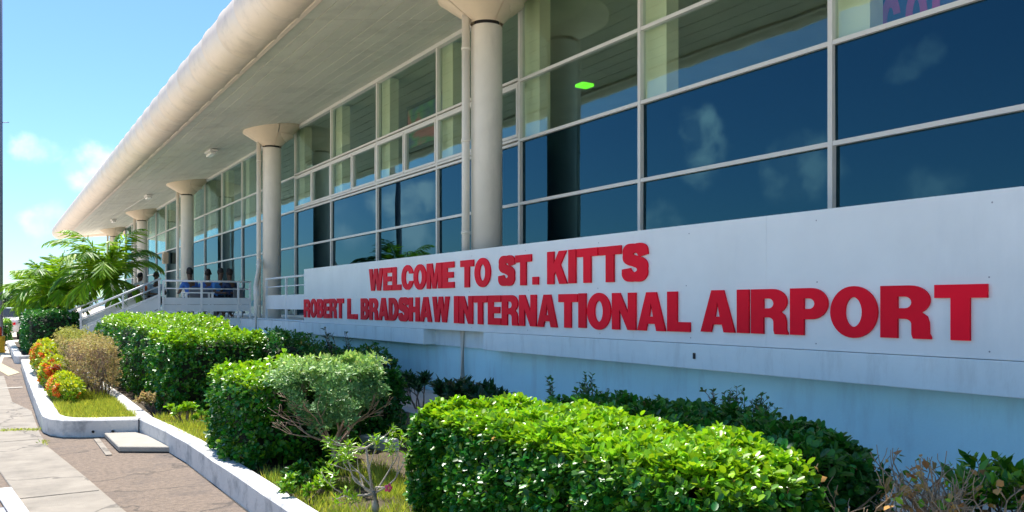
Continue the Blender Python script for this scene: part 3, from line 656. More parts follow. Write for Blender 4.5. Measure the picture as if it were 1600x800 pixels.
# stairs
st = empty('entrance_stairs', (2.6, 25.9, 0), 'concrete stairs with white handrails going up to the deck behind the palm', 'stairs')
for i in range(7):
    z = 1.236*(i+1)/8; x1 = 1.25+.38*i
    o = MB().box(x1, 3.898, 24.35, 27.5, z-.154+(.002 if i else 0), z).build('step', M['concrete'], st)
for y in (24.27, 27.58):
    b = MB(); zz = lambda x: .08+(x-1.2)*1.236/2.7
    b.add([(1.15,y-.04,zz(1.15)-.08),(3.9,y-.04,zz(3.9)-.35),(3.9,y-.04,zz(3.9)+.2),(1.15,y-.04,zz(1.15)+.2),(1.15,y+.04,zz(1.15)-.08),(3.9,y+.04,zz(3.9)-.35),(3.9,y+.04,zz(3.9)+.2),(1.15,y+.04,zz(1.15)+.2)],
          [(0,1,2,3),(7,6,5,4),(0,4,5,1),(1,5,6,2),(2,6,7,3),(3,7,4,0)]); b.build('stringer', M['panel'], st)
    for h, r in ((1.02,.026),(.82,.018),(.55,.018)):
        MB().tube([(1.9,y,zz(1.9)+h),(3.9,y,zz(3.9)+h)], r, 8).build('handrail', M['white'], st)
    pts_ = [(1.95,.22),(3.88,.22),(3.88,.62),(1.95,.62)]; vs_ = [(x_,y+dy_,zz(x_)+h_) for dy_ in (-.012,.012) for x_,h_ in pts_]
    MB().add(vs_, [(0,1,2,3),(7,6,5,4),(0,4,5,1),(1,5,6,2),(2,6,7,3),(3,7,4,0)]).build('infill_panel', M['panel'], st)
    for x in (1.95, 2.95, 3.85): MB().box(x-.022,x+.022,y-.022,y+.022,zz(x)+.1,zz(x)+1.02).build('post', M['white'], st)
# beige box on the fourth column
b = MB().box(7.36,7.58,45.0,45.55,3.72,4.28)
COL.objects.unlink(t) if False else None
o = bpy.data.objects.get('wall_box'); bpy.data.objects.remove(o)
t = empty('notice_box', (7.5, 45.3, 3.7), 'small beige notice box fixed to the glazed wall above the palm frond', 'notice box')
o = b.build('box_body', pm('beige_box', (.50,.40,.28), .6), t); bevel(o,.01)
MB().box(7.34,7.358,45.08,45.47,3.78,4.22).build('box_door', pm('beige_door', (.42,.33,.22), .6), t)

# ================================================================== people
skin_m = pm('skin', (.10,.055,.035), .55, .08); hair_m = pm('hair', (.012,.01,.009), .7)
def skinned(name, verts, edges, mat, parent, org, root=0, sub=1):
    me = bpy.data.meshes.new(name); bm = bmesh.new(); lay = bm.verts.layers.skin.verify()
    vs = []
    for i, (co, r) in enumerate(verts):
        v = bm.verts.new(co); v[lay].radius = (r, r) if not isinstance(r, tuple) else r; v[lay].use_root = (i == root); vs.append(v)
    for a, c in edges: bm.edges.new((vs[a], vs[c]))
    bm.to_mesh(me); bm.free()
    o = bpy.data.objects.new(name, me); COL.objects.link(o)
    m = o.modifiers.new('s','SKIN'); m.use_smooth_shade = True; m2 = o.modifiers.new('u','SUBSURF'); m2.levels = sub; m2.render_levels = sub
    dg = bpy.context.evaluated_depsgraph_get(); me2 = bpy.data.meshes.new_from_object(o.evaluated_get(dg)); me2.name = name
    bpy.data.objects.remove(o); me2.materials.clear(); me2.materials.append(mat)
    o = bpy.data.objects.new(name, me2); link(o, parent, org); return o
def person(loc, rz, shirt, pants, label, group=None, lean=0, arms='table', stand=False, skinc=None):
    t = empty('person', loc, label, 'person', group); sk = skinc or skin_m
    t.rotation_euler.z = rz
    def child(o):            # local coordinates under the rotated empty
        o.location = (0,0,0)
    f = -1  # faces -Y locally
    hipz = .52; hz = hipz
    L = lean
    if stand: hipz = .93
    ch = hipz+.42; nk = hipz+.58; hd = hipz+.74
    sp = lambda y, z: (0, y*1.0, z)
    V = [((0,0,hipz),.13),((0,-.02-L*.4,ch-.15),(.15,.11)),((0,-.04-L*.8,ch),(.17,.11)),((0,-.05-L,nk),.055),((0,-.07-L,hd),(.075,.09)),((0,-.075-L,hd+.10),(.07,.085))]
    E = [(0,1),(1,2),(2,3),(3,4),(4,5)]
    def limb(pts, att):
        n0 = len(V)
        for p, r in pts: V.append((p, r))
        E.append((att, n0)); E.extend([(n0+i, n0+i+1) for i in range(len(pts)-1)]); return n0
    armv = []
    for s in (-1, 1):
        if arms == 'table': pts = [((s*.20,-.05-L*.9,ch+.06),.055),((s*.26,-.16-L,ch-.20),.045),((s*.15,-.40-L,ch-.22),.035),((s*.11,-.48-L,ch-.22),(.035,.018))]
        elif arms == 'down': pts = [((s*.20,-.04,ch+.06),.055),((s*.25,-.02,ch-.22),.045),((s*.24,-.12,ch-.46),.035),((s*.24,-.16,ch-.56),(.02,.035))]
        else: pts = [((s*.20,-.05-L*.9,ch+.06),.055),((s*.32,-.14-L,ch-.12),.045),((s*.10,-.30-L,ch+.02),.035),((s*.04,-.30-L,ch+.10),(.03,.02))]
        n0 = limb(pts, 2); armv.append(pts)
        h = Vector(pts[-1][0]); d = (h-Vector(pts[-2][0])).normalized()
        for q in range(4):
            off_ = Vector(((q-1.5)*.018, 0, 0)); p1 = h+off_+d*.05; limb([(tuple(p1),.008),(tuple(p1+d*.035+Vector((0,0,-.012))),.007)], n0+3)
        limb([(tuple(h+Vector((-s*.035,0,0))+d*.02),.009),(tuple(h+Vector((-s*.045,0,0))+d*.05),.008)], n0+3)
    for s in (-1, 1):
        if stand: pts = [((s*.10,0,hipz-.05),.09),((s*.11,-.02,.50),.062),((s*.11,.02,.10),.042),((s*.12,-.12,.04),(.045,.03))]
        else: pts = [((s*.10,-.06,hipz-.0),.09),((s*.13,-.44,hipz),.065),((s*.13,-.42,.10),.042),((s*.13,-.54,.04),(.045,.03))]
        limb(pts, 0)
    b = skinned('body', V, E, sk, t, loc, 0); child(b)
    sh = [(V[0][0],.15),(V[1][0],(.18,.135)),(V[2][0],(.195,.13)),((V[3][0][0],V[3][0][1],nk-.06),.075)]; se = [(0,1),(1,2),(2,3)]
    for pts in armv:
        n0 = len(sh); m = Vector(pts[0][0]).lerp(Vector(pts[1][0]), .75); sh += [(pts[0][0],.072),(tuple(m),.062)]; se += [(2,n0),(n0,n0+1)]
    o = skinned('shirt', sh, se, shirt, t, loc, 0); child(o)
    pv_ = [(V[0][0],.155)]; pe = []
    for s in (-1, 1):
        n0 = len(pv_)
        if stand: pv_ += [((s*.10,0,hipz-.06),.105),((s*.11,-.02,.50),.078),((s*.11,.02,.12),.06)]
        else: pv_ += [((s*.10,-.06,hipz),.105),((s*.13,-.44,hipz),.08),((s*.13,-.42,.13),.058)]
        pe += [(0,n0),(n0,n0+1),(n0+1,n0+2)]
    o = skinned('trousers', pv_, pe, pants, t, loc, 0); child(o)
    b = MB(); hx, hy, hzz = 0, -.07-L, hd+.05
    bm = bmesh.new(); bmesh.ops.create_uvsphere(bm, u_segments=14, v_segments=10, radius=1)
    for v in bm.verts: v.co = Vector((v.co.x*.088, v.co.y*.105+.018, v.co.z*.115+.035 + (0 if v.co.y > -.2 else .045*min(1,(-v.co.y)))))+Vector((hx,hy,hzz))
    for fc in bm.faces: fc.smooth = True
    me = bpy.data.meshes.new('hair'); bm.to_mesh(me); bm.free(); me.materials.append(hair_m); o = bpy.data.objects.new('hair', me); link(o, t, loc); child(o)
    b = MB()
    for s in (-1,1): b.tube([(s*.085,hy,hzz-.03),(s*.092,hy+.01,hzz+.03)], .015, 6)
    b.tube([(0,hy-.088,hzz+.02),(0,hy-.108,hzz-.015)], [.007,.014], 6)
    o = b.build('face_features', sk, t, org=(0,0,0)); child(o)
    return t
blue1 = pm('shirt_blue', (.03,.12,.42), .8, .15, 9); blue2 = pm('shirt_mid_blue', (.05,.20,.50), .8, .15, 9); blk = pm('dark_cloth', (.02,.022,.03), .8); navy = pm('shirt_navy', (.02,.04,.10), .8)
orange = pm('vest_orange', (.85,.13,.02), .7); lightb = pm('shirt_light', (.35,.50,.68), .8)
zd = 1.238
def pos(px, Y): # ground position at pixel column px for a given Y
    u = px-VX; X = u*Y*cs/(KK-u*sn); return X
pg = 'people sitting at the deck table'
person((pos(299,25.35),25.35,zd), R(200), blue1, blk, 'person in a royal blue shirt sitting leftmost at the deck table, beside the third column', pg, lean=.03)
person((pos(325,25.9),25.9,zd), R(165), blue1, blk, 'person sitting with hand raised to the chin, second from left at the deck table', pg, arms='chin')
person((pos(341,25.5),25.5,zd), R(20), blue2, blk, 'person in a mid blue shirt sitting third from left at the deck table', pg, lean=.06)
person((pos(363,25.3),25.3,zd), R(215), navy, blk, 'person in dark clothes sitting rightmost at the deck table', pg, lean=.05)
person((pos(214,30.4),30.4,zd), R(30), orange, blk, 'person in an orange vest sitting behind the palm frond', None, lean=.10)
person((pos(243,29.0),29.0,zd), R(10), lightb, blk, 'person in a light blue top sitting behind the railing near the palm', None)
chairm = pm('chair_grey', (.22,.23,.25), .5)
def chair(x, y, rz, label):
    t = empty('deck_chair', (x,y,zd), label, 'chair', 'chairs on the deck'); t.rotation_euler.z = rz
    def lb(nm, *a):
        o = MB().box(*a).build(nm, chairm, t, org=(0,0,0)); o.location = (0,0,0); bevel(o,.01,1)
    lb('seat', -.22,.22,-.24,.2,.40,.44); lb('backrest', -.21,.21,.20,.235,.55,.88)
    for sx in (-.2,.2):
        lb('leg', sx-.015,sx+.015,-.23,-.20,0,.40); lb('leg', sx-.015,sx+.015,.20,.23,0,.56)
for (px, Y, rz, lb) in ((299,25.42,200,'grey chair under the person in the royal blue shirt'),(325,25.97,165,'grey chair under the person resting chin on hand'),(341,25.57,20,'grey chair under the person in the mid blue shirt'),(363,25.37,215,'grey chair under the person in dark clothes'),(214,30.45,30,'grey chair under the person in the orange vest'),(243,29.05,10,'grey chair under the person in the light blue top')):
    chair(pos(px,Y), Y, R(rz), lb)
t = empty('deck_table', (5.3,24.75,zd), 'white slatted table just behind the deck railing', 'table')
for i in range(5): MB().box(4.55,5.35,24.5+i*.11,24.59+i*.11,zd+.70,zd+.73).build('slat', M['white'], t)
for x in (4.6,5.3):
    for y in (24.53,24.98): MB().box(x-.025,x+.025,y-.025,y+.025,zd,zd+.70).build('leg', M['white'], t)
# ================================================================== planters, kerbs
KH = .225
def offset_strip(path, w):
    out = []
    for i, p in enumerate(path):
        a = path[max(i-1,0)]; c = path[min(i+1,len(path)-1)]; tx, ty = c[0]-a[0], c[1]-a[1]; L = math.hypot(tx,ty); out.append((p[0]-ty/L*w, p[1]+tx/L*w))
    return out
def kerb(name, path, w, label, h=KH, mat='kerb', seg=None, z0=0):
    """path = outer edge; inner edge to the left"""
    inner = offset_strip(path, w); t = empty(name, (path[0][0], path[0][1], 0), label, 'kerb')
    n = len(path); vs = []; fs = []
    for (x,y),(xi,yi) in zip(path, inner):
        wob = mnoise.noise(Vector((x*2,y*2,0)))*.008
        vs += [(x,y,z0),(x+wob,y,h-.02),(x+(xi-x)*.12,y+(yi-y)*.12,h+wob*.6),(xi-(xi-x)*.12,yi-(yi-y)*.12,h+wob*.6),(xi,yi,h-.02),(xi,yi,z0)]
    for i in range(n-1):
        for j in range(5): fs.append((6*i+j, 6*i+6+j, 6*i+7+j, 6*i+1+j))
    fs += [tuple(range(5,-1,-1)), tuple(6*(n-1)+j for j in range(6))]
    MB().add(vs, fs).build('kerb_top', M[mat], t)
    o2 = offset_strip(path, -.016); jv = []; jf = []  # thin dark strip of uneven width along the kerb foot
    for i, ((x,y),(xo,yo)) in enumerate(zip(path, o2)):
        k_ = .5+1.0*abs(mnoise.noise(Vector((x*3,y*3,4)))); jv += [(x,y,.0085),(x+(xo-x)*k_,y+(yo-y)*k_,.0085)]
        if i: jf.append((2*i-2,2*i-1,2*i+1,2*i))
    MB().add(jv, jf).build('base_strip', M['dark'], t); return t
def dens(path, step=.35):
    out = []
    for a, c in zip(path, path[1:]):
        n = max(1, int(math.hypot(c[0]-a[0], c[1]-a[1])/step))
        out += [(a[0]+(c[0]-a[0])*i/n, a[1]+(c[1]-a[1])*i/n) for i in range(n)]
    return out+[path[-1]]
corner = [(.53,12.3),(.54,11.95),(.60,11.62),(.72,11.38),(.90,11.25),(1.15,11.14)]
outer = dens([(.62,24.6),(.56,18),(.53,12.3)])[:-1]+corner+dens([(1.15,11.14),(1.50,10.98)])[1:]
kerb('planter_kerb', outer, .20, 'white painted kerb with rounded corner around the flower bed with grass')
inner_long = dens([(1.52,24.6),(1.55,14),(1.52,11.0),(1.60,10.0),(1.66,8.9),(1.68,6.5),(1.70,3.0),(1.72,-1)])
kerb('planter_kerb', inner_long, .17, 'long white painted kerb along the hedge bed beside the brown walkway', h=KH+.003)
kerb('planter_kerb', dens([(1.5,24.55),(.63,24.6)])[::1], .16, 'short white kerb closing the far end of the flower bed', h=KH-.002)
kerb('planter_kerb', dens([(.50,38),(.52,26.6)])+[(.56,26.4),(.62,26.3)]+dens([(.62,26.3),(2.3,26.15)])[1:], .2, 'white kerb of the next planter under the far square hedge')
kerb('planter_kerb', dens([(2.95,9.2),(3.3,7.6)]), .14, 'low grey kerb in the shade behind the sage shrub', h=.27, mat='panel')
def bed(name, pts, z, mat='soil'): poly(name, pts, z, M[mat])
bed('flower_bed_soil', [(.70,24.5),(.70,12.4),(.80,11.6),(1.15,11.3),(1.5,11.2),(1.56,14),(1.53,24.5)][::-1], .17)
bed('hedge_bed_soil', [(1.66,24.5),(1.70,14),(1.68,11.0),(1.80,8.9),(1.84,6.5),(1.86,-1),(6.28,-1),(6.28,24.1),(4.0,24.1)][::-1], .155)
poly('wall_apron', [(4.75,-1),(6.27,-1),(6.27,24),(4.75,24)], .172, pm('apron_concrete', (.55,.52,.46), .85, .12, 3, .2, 60), thick=.012)
bed('far_bed_soil', [(.70,38),(.70,26.5),(2.3,26.3),(2.6,38)][::-1], .16)
for (x_, y_) in ((1.235,11.085),(1.03,11.19)):
    tt = MB().tube([(x_,y_-.012,.075),(x_,y_+.02,.075)], .016, 10).build('weep_pipe', M['dark']); tag(tt, 'small dark drain hole in the white kerb, nearest the pale slab' if x_ > 1.1 else 'small dark drain hole in the white kerb, left of the other one', 'drain hole')
# access slab beside the kerb
t = empty('inspection_slab', (1.4, 10.45, 0), 'pale concrete slab lying against the white kerb', 'slab')
o = MB().prism([(1.16,9.90),(1.635,9.58),(1.60,10.35),(1.47,10.93),(1.14,11.05)], .012, .07).build('slab_top', M['slab'], t); bevel(o,.008,1)
MB().box(1.02,1.08,9.75,11.0,.006,.016).build('slab_edging', M['concrete'], t)
# drain grate at the left edge
t = empty('drain_grate', (-.1, 6.2, 0), 'grey steel drain grate beside the white kerbstones', 'drain grate')
gx = lambda Y: ex(Y)-.745
for a, c in ((3.2,5.55),(5.58,6.62),(6.65,7.6)):
    MB().prism([(gx(a)-.05,a),(gx(a),a),(gx(c),c),(gx(c)-.05,c)], .004, .026).build('frame_bar', M['steel'], t)
    MB().prism([(gx(a)-.5,a),(gx(a)-.05,a),(gx(a)-.05,a+.05),(gx(a)-.5,a+.05)], .004, .026).build('frame_bar', M['steel'], t)
    for i in range(int((c-a-.1)/.07)):
        y = a+.08+i*.07; MB().prism([(gx(y)-.5,y),(gx(y)-.052,y),(gx(y)-.052,y+.028),(gx(y)-.5,y+.028)], .004, .022).build('grate_bar', M['steel'], t)
MB().prism([(gx(3.2)-.5,3.2),(gx(3.2)-.04,3.2),(gx(7.6)-.04,7.6),(gx(7.6)-.5,7.6)], .0, .006).build('drain_pit', M['dark'], t)
# lamp post at the left edge
t = empty('lamp_post', (.13, 33.8, 0), 'tall blue grey lamp post at the left edge of the photo', 'lamp post')
PX, PY = .20, 34.0
MB().tube([(PX,PY,0),(PX,PY,15)], [.12,.10], 16).build('pole', M['pole'], t)
MB().box(PX-.22,PX+.22,PY-.22,PY+.22,0,.06).build('base_plate', M['steel'], t)
MB().tube([(PX,PY,7.95),(PX+.30,PY,8.0)], .015, 6).build('bracket', M['steel'], t)
MB().tube([(PX,PY,14.8),(PX-.6,PY,15.2),(PX-1.6,PY,15.3)], .05, 8).build('arm', M['pole'], t)
MB().box(PX-2.3,PX-1.5,PY-.15,PY+.15,15.22,15.36).build('lamp_head', M['grey'], t)
# yellow drum with red cone
t = empty('yellow_drum', (.28,31.9,0), 'yellow drum base standing at the end of the white kerb', 'drum')
MB().lathe([(0,0),(.17,0),(.175,.03),(.165,.05),(.165,.50),(.18,.52),(.18,.56),(0,.56)], .20, 33.0, 20).build('drum_body', M['yellow'], t)
t2 = MB().lathe([(0,.562),(.055,.562),(.055,.82),(.03,.88),(.0,.88)], .22, 33.0, 14).build('red_canister', pm('canister_red', (.6,.05,.02), .5)); tag(t2, 'small red canister standing on the yellow drum', 'canister')

# parked car far left
def car(x, y, rz, label):
    t = empty('parked_car', (x,y,0), label, 'car'); t.rotation_euler.z = rz
    paint = pm('car_paint', (.78,.74,.72), .25); gls = pm('car_glass', (.04,.05,.06), .1)
    side = [(-2.1,.35),(-2.15,.75),(-2.0,.95),(-1.4,1.02),(-.85,1.45),(.75,1.5),(1.35,1.05),(2.0,.92),(2.15,.7),(2.1,.35)]
    b = MB(); n = len(side); w = .85
    b.add([(px,-w*(.86 if pz > 1.2 else 1),pz) for px,pz in side]+[(px,w*(.86 if pz > 1.2 else 1),pz) for px,pz in side],
          [tuple(range(n)), tuple(range(2*n-1,n-1,-1))]+[(i,i+n,(i+1)%n+n,(i+1)%n) for i in range(n)])
    o = b.build('body', paint, t, org=(0,0,0)); o.location = (0,0,0); bevel(o,.06,3)
    for s in (-1,1):
        o = MB().add([(-1.2,s*.83,1.05),(1.15,s*.83,1.05),(.68,s*.76,1.42),(-.80,s*.76,1.40)], [(0,1,2,3)]).build('side_window', gls, t, org=(0,0,0)); o.location = (0,0,0)
        for wx in (-1.35,1.35):
            o = MB().tube([(wx,s*.72,.33),(wx,s*.88,.33)], .33, 20).build('wheel', M['dark'], t, org=(0,0,0)); o.location=(0,0,0)
            q = MB().tube([(wx,s*.88,.33),(wx,s*.895,.33)], .20, 14).build('rim', M['grey'], t, org=(0,0,0)); q.location = (0,0,0)
    for nm, xx, zc in (('windscreen',1.08,1.27),('rear_window',-1.16,1.24)):
        sgn = 1 if xx > 0 else -1
        xa, xb = (1.33, .80) if xx > 0 else (-1.37, -.90)
        o = MB().add([(xa+sgn*.02,-.72,1.08),(xa+sgn*.02,.72,1.08),(xb+sgn*.03,.64,1.46),(xb+sgn*.03,-.64,1.46)], [(0,1,2,3)]).build(nm, gls, t, org=(0,0,0)); o.location = (0,0,0)
    for y_ in (-.6,.6):
        o = MB().box(-2.17,-2.12,y_-.15,y_+.15,.68,.80).build('tail_light', M['red'], t, org=(0,0,0)); o.location = (0,0,0)
car(.55, 47.5, R(80), 'white parked car beyond the yellow drum at the far left')

# ================================================================== vegetation
hg = 'clipped hedges in the bed'
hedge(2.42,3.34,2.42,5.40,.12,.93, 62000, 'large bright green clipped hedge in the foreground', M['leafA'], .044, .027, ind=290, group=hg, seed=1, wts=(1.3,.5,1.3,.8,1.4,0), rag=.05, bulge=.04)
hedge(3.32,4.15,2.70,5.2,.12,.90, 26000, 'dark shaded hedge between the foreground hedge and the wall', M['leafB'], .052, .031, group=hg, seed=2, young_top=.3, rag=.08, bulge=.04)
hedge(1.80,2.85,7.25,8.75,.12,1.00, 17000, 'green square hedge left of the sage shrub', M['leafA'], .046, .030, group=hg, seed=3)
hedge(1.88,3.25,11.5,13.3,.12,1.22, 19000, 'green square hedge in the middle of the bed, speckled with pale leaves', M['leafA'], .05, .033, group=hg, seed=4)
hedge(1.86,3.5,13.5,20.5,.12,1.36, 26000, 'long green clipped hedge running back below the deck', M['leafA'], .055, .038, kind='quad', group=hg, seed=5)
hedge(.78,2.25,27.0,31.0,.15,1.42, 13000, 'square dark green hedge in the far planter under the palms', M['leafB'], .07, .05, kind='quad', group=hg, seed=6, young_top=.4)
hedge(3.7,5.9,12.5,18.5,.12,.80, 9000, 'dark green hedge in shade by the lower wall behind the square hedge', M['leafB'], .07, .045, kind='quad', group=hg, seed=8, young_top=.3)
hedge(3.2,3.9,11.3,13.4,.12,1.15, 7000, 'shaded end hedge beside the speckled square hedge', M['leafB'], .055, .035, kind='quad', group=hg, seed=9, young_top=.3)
hedge(2.95,3.75,8.0,9.4,.12,.88, 10000, 'dark green bush in shade right behind the sage shrub', M['leafB'], .06, .036, name='dark_bush', cat='bush', seed=7, young_top=.25, rag=.12, bulge=.08)
hedge(.20,.62,38.5,40.5,.1,1.0, 3000, 'small green hedge at the far left beyond the square hedge', M['leafA'], .08, .05, kind='quad', group=hg, seed=11)
# pale leaves speckled (variegated) handled by gloss; white blossom specks on the middle hedge
# ---- generic shrub of stems with leaves
def leafy_shrub(name, loc, h, n, mat, L, Wd, label, cat, kind='long', spread=.35, bark='bark', leaves=16, tint=.2, depth=2, r=.012, stems=6, group=None):
    t = empty(name, loc, label, cat, group); b = MB(); tips = []
    for i in range(stems):
        a = random.uniform(0,2*PI); branches(b, (loc[0]+.05*math.cos(a),loc[1]+.05*math.sin(a),loc[2]), (math.cos(a)*spread,math.sin(a)*spread,1), h*.45, r, depth, tips, .4, .25, 3, (2,3), .62)
    b.build('branch', M[bark], t)
    P=[];N_=[];D=[]
    for (p, d) in tips:
        for j in range(leaves):
            back = random.random()*.22*h; q = p-d*back; a = j*2.4
            side = d.cross(Vector((math.sin(a),math.cos(a),.3))).normalized(); dd = (side+d*.7).normalized(); P.append(q); D.append(dd); N_.append((side*-.3+d).normalized())
    P = np.array([tuple(v) for v in P]); N_ = np.array([tuple(v) for v in N_]); D = np.array([tuple(v) for v in D])
    leaf_mesh('foliage', P, N_, mat, L, Wd, kind, t, np.clip(tint+rng.normal(0,.2,len(P)),0,1), D=D); return t
lp = 'long leaved shrubs by the lower wall'
def at(px, Y): return pos(px, Y)
for (px, Y, h, lb) in ((700,9.6,.48,'dark long leaved shrub right of the shaded bush, with a tall middle shoot'),(735,9.0,.52,'dark long leaved shrub standing in front of the downpipe'),(770,8.6,.44,'dark long leaved shrub just above the left end of the foreground hedge'),(655,10.4,.55,'dark long leaved shrub nearest the shaded bush, leaning right')):
    leafy_shrub('wall_shrub', (at(px,Y),Y,.15), h, 0, M['leafL'], .14, .045, lb, 'shrub', group=lp, spread=.5, leaves=12)
leafy_shrub('twiggy_plant', (at(536,13.2),13.2,.15), 1.45, 0, M['leafL'], .09, .035, 'small dark plant rising above the sage shrub against the wall', 'plant', spread=.08, stems=3, leaves=10, depth=1)
for (px, Y, h, lb) in ((905,6.6,.80,'small shoots above the rear edge of the foreground hedge'),(1165,4.9,.84,'leafy shoots standing up from the shaded hedge')):
    leafy_shrub('shoot_clump', (at(px,Y),Y,.15), h, 0, M['leafB'], .05, .026, lb, 'shoots', spread=.2, stems=5, leaves=14)
leafy_shrub('green_shrub', (4.40,2.15,.15), .74, 0, M['leafA'], .085, .034, 'low green shrub with drooping leaves in the bottom right corner', 'shrub', spread=.6, stems=12, leaves=18, tint=.30)
leafy_shrub('green_shrub', (4.25,1.75,.15), .70, 0, M['leafA'], .085, .034, 'low green shrub at the right edge beside the corner shrub', 'shrub', spread=.6, stems=12, leaves=18, tint=.25)
# dry shrub bottom right
DZ = .22
t = empty('dry_shrub', (3.7,2.35,.15), 'half dead shrub with bare twigs and crisp orange leaves, right of the foreground hedge', 'shrub'); b = MB(); tips = []
for (x,y) in ((3.55,2.62),(3.70,2.45),(3.75,2.25),(3.95,2.30),(3.60,2.2),(3.85,2.05),(4.0,2.5)):
    for q in range(3): branches(b, (x,y,.1), (random.gauss(0,.22),random.gauss(0,.22),1), .33, .015, 3, tips, .50, .14, 3, (2,3), .64, 5)
b.build('branch', M['twig'], t)
P = np.array([tuple(tips[i][0]) for i in rng.choice(len(tips), 190)]); P[:,2] -= rng.random(190)*.12
leaf_mesh('foliage', P, rng.normal(0,1,(190,3)), M['tan'], .052, .040, 'long', t, rng.random(190), droop=.9, fold=.8, jit=.8)
P = np.array([tuple(tips[i][0]) for i in rng.choice(len(tips), 90)]); P[:,2] -= rng.random(90)*.1
leaf_mesh('foliage', P, rng.normal(0,1,(90,3)), M['leafA'], .045, .028, 'long', t, rng.random(90)*.6)
core_box(3.45,4.2,1.95,2.7,.1,.62,t,.1)
# sage topiary
t = empty('sage_shrub', (2.52,6.9,.15), 'grey green flat topped shrub on bare twisted stems in front of the square hedge', 'shrub'); b = MB(); tips = []
b.tube([(2.52,6.9,.10),(2.53,6.9,.25),(2.50,6.92,.38)], [.035,.028,.026], 7)
b.tube([(2.54,6.92,.10),(2.60,6.90,.33),(2.66,6.93,.62)], [.02,.016,.012], 6)
for (a, el) in [(i*2*PI/11+.2, .80+.15*(i%3)) for i in range(11)]:
    branches(b, (2.50,6.92,.36), (math.cos(a)*math.cos(el),math.sin(a)*math.cos(el),math.sin(el)), .27, .013, 3, tips, .42, .05, 3, (2,3), .66, 5)
b.build('branch', M['drybark'], t)
n = 3600; q = rng.random(n); ang = rng.uniform(0,2*PI,n); zz_ = .52+.60*rng.random(n)**.70
rr = (.16+.30*np.clip((zz_-.50)/.5,0,1)**.8)*np.sqrt(rng.uniform(.40,1,n)); P = np.stack([2.50+rr*np.cos(ang)*1.0, 6.95+rr*np.sin(ang)*1.05, zz_],1)
P[:,2] += nfield(P, 5, 3)*.12; P[:,:2] += (P[:,:2]-np.array([2.5,6.95]))*nfield(P,4,8)[:,None]*.55+rng.normal(0,.015,(n,2))
keep = nfield(P*1.0, 6.5, 9) > -.20+.50*(1.0-P[:,2]); P = P[keep]
Gn = np.stack([np.cos(ang),np.sin(ang),np.full(n,.5)],1)[keep]; Gn /= np.linalg.norm(Gn,axis=1)[:,None]
PP, NN, DD, idx = rosettes(P, Gn, 5, .005)
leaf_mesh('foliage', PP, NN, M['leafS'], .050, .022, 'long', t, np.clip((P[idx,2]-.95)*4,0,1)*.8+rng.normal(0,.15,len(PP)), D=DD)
# desert rose
t = empty('desert_rose', (2.30,5.35,.15), 'small gnarled plant with pale branches, bright leaves and one pink flower', 'plant'); b = MB(); tips = []
bx0, by0 = at(585,5.2), 5.2
b.tube([(bx0,by0,.10),(bx0+.01,by0,.25),(bx0,by0,.36)], [.032,.026,.018], 8)
b.tube([(bx0,by0,.3),(bx0-.03,by0+.02,.50),(bx0-.06,by0,.66)], [.013,.010,.008], 6)
for (dx,dz) in ((-.9,.12),(-1,.35),(-.8,.6),(-.5,.9),(-.95,.0),(.5,.35),(.25,.9),(-.2,1.0),(-.7,-.1)):
    branches(b, (bx0,by0,.34), (dx*.92,-dx*.3+random.gauss(0,.25),dz), .19, .0075, 2, tips, .45, .16, 5, (1,2), .72, 6, .003)
for (dx,dz) in ((-.9,.25),(-.7,-.1),(.6,.5)):
    branches(b, (bx0-.06,by0,.65), (dx,-dx*.2,dz), .15, .007, 1, tips, .4, .05, 4, (2,2), .75, 6, .004)
b.build('branch', M['palebark'], t)
P = np.array([tuple(p) for p,d in tips for _ in range(6)]); N_ = np.array([(d.x,d.y,d.z+.4) for p,d in tips for _ in range(6)])
PP, NN, DD, idx = rosettes(np.concatenate([P[::6],P[::6]-N_[::6]*.03]), np.concatenate([N_[::6]/np.linalg.norm(N_[::6],axis=1)[:,None]]*2), 9, .006)
leaf_mesh('foliage', PP, NN, M['leafA'], .052, .019, 'long', t, np.full(len(PP),.6)+rng.random(len(PP))*.3, D=DD)
fx, fy, fz = at(606,5.0), 5.0, 1.6-(762-477)*( at(606,5.0)*sn+5.0*cs)/FPX
b = MB()
for k in range(5):
    a = k*2*PI/5; c_, s_ = math.cos(a), math.sin(a); p = lambda r, w, o_: (fx+(c_*r-s_*w), fy-.012-o_, fz+(s_*r+c_*w))
    b.add([p(.003,0,0),p(.014,.011,.004),p(.025,.010,-.002),p(.031,0,-.006),p(.025,-.010,-.002),p(.014,-.011,.004)], [(0,1,2,3,4,5)])
b.build('flower', M['pink'], t)
MB().tube([(bx0,by0,.36),((bx0+fx)/2,by0-.02,fz-.03),(fx,fy,fz)], [.01,.007,.005], 6).build('flower_stalk', M['palebark'], t)
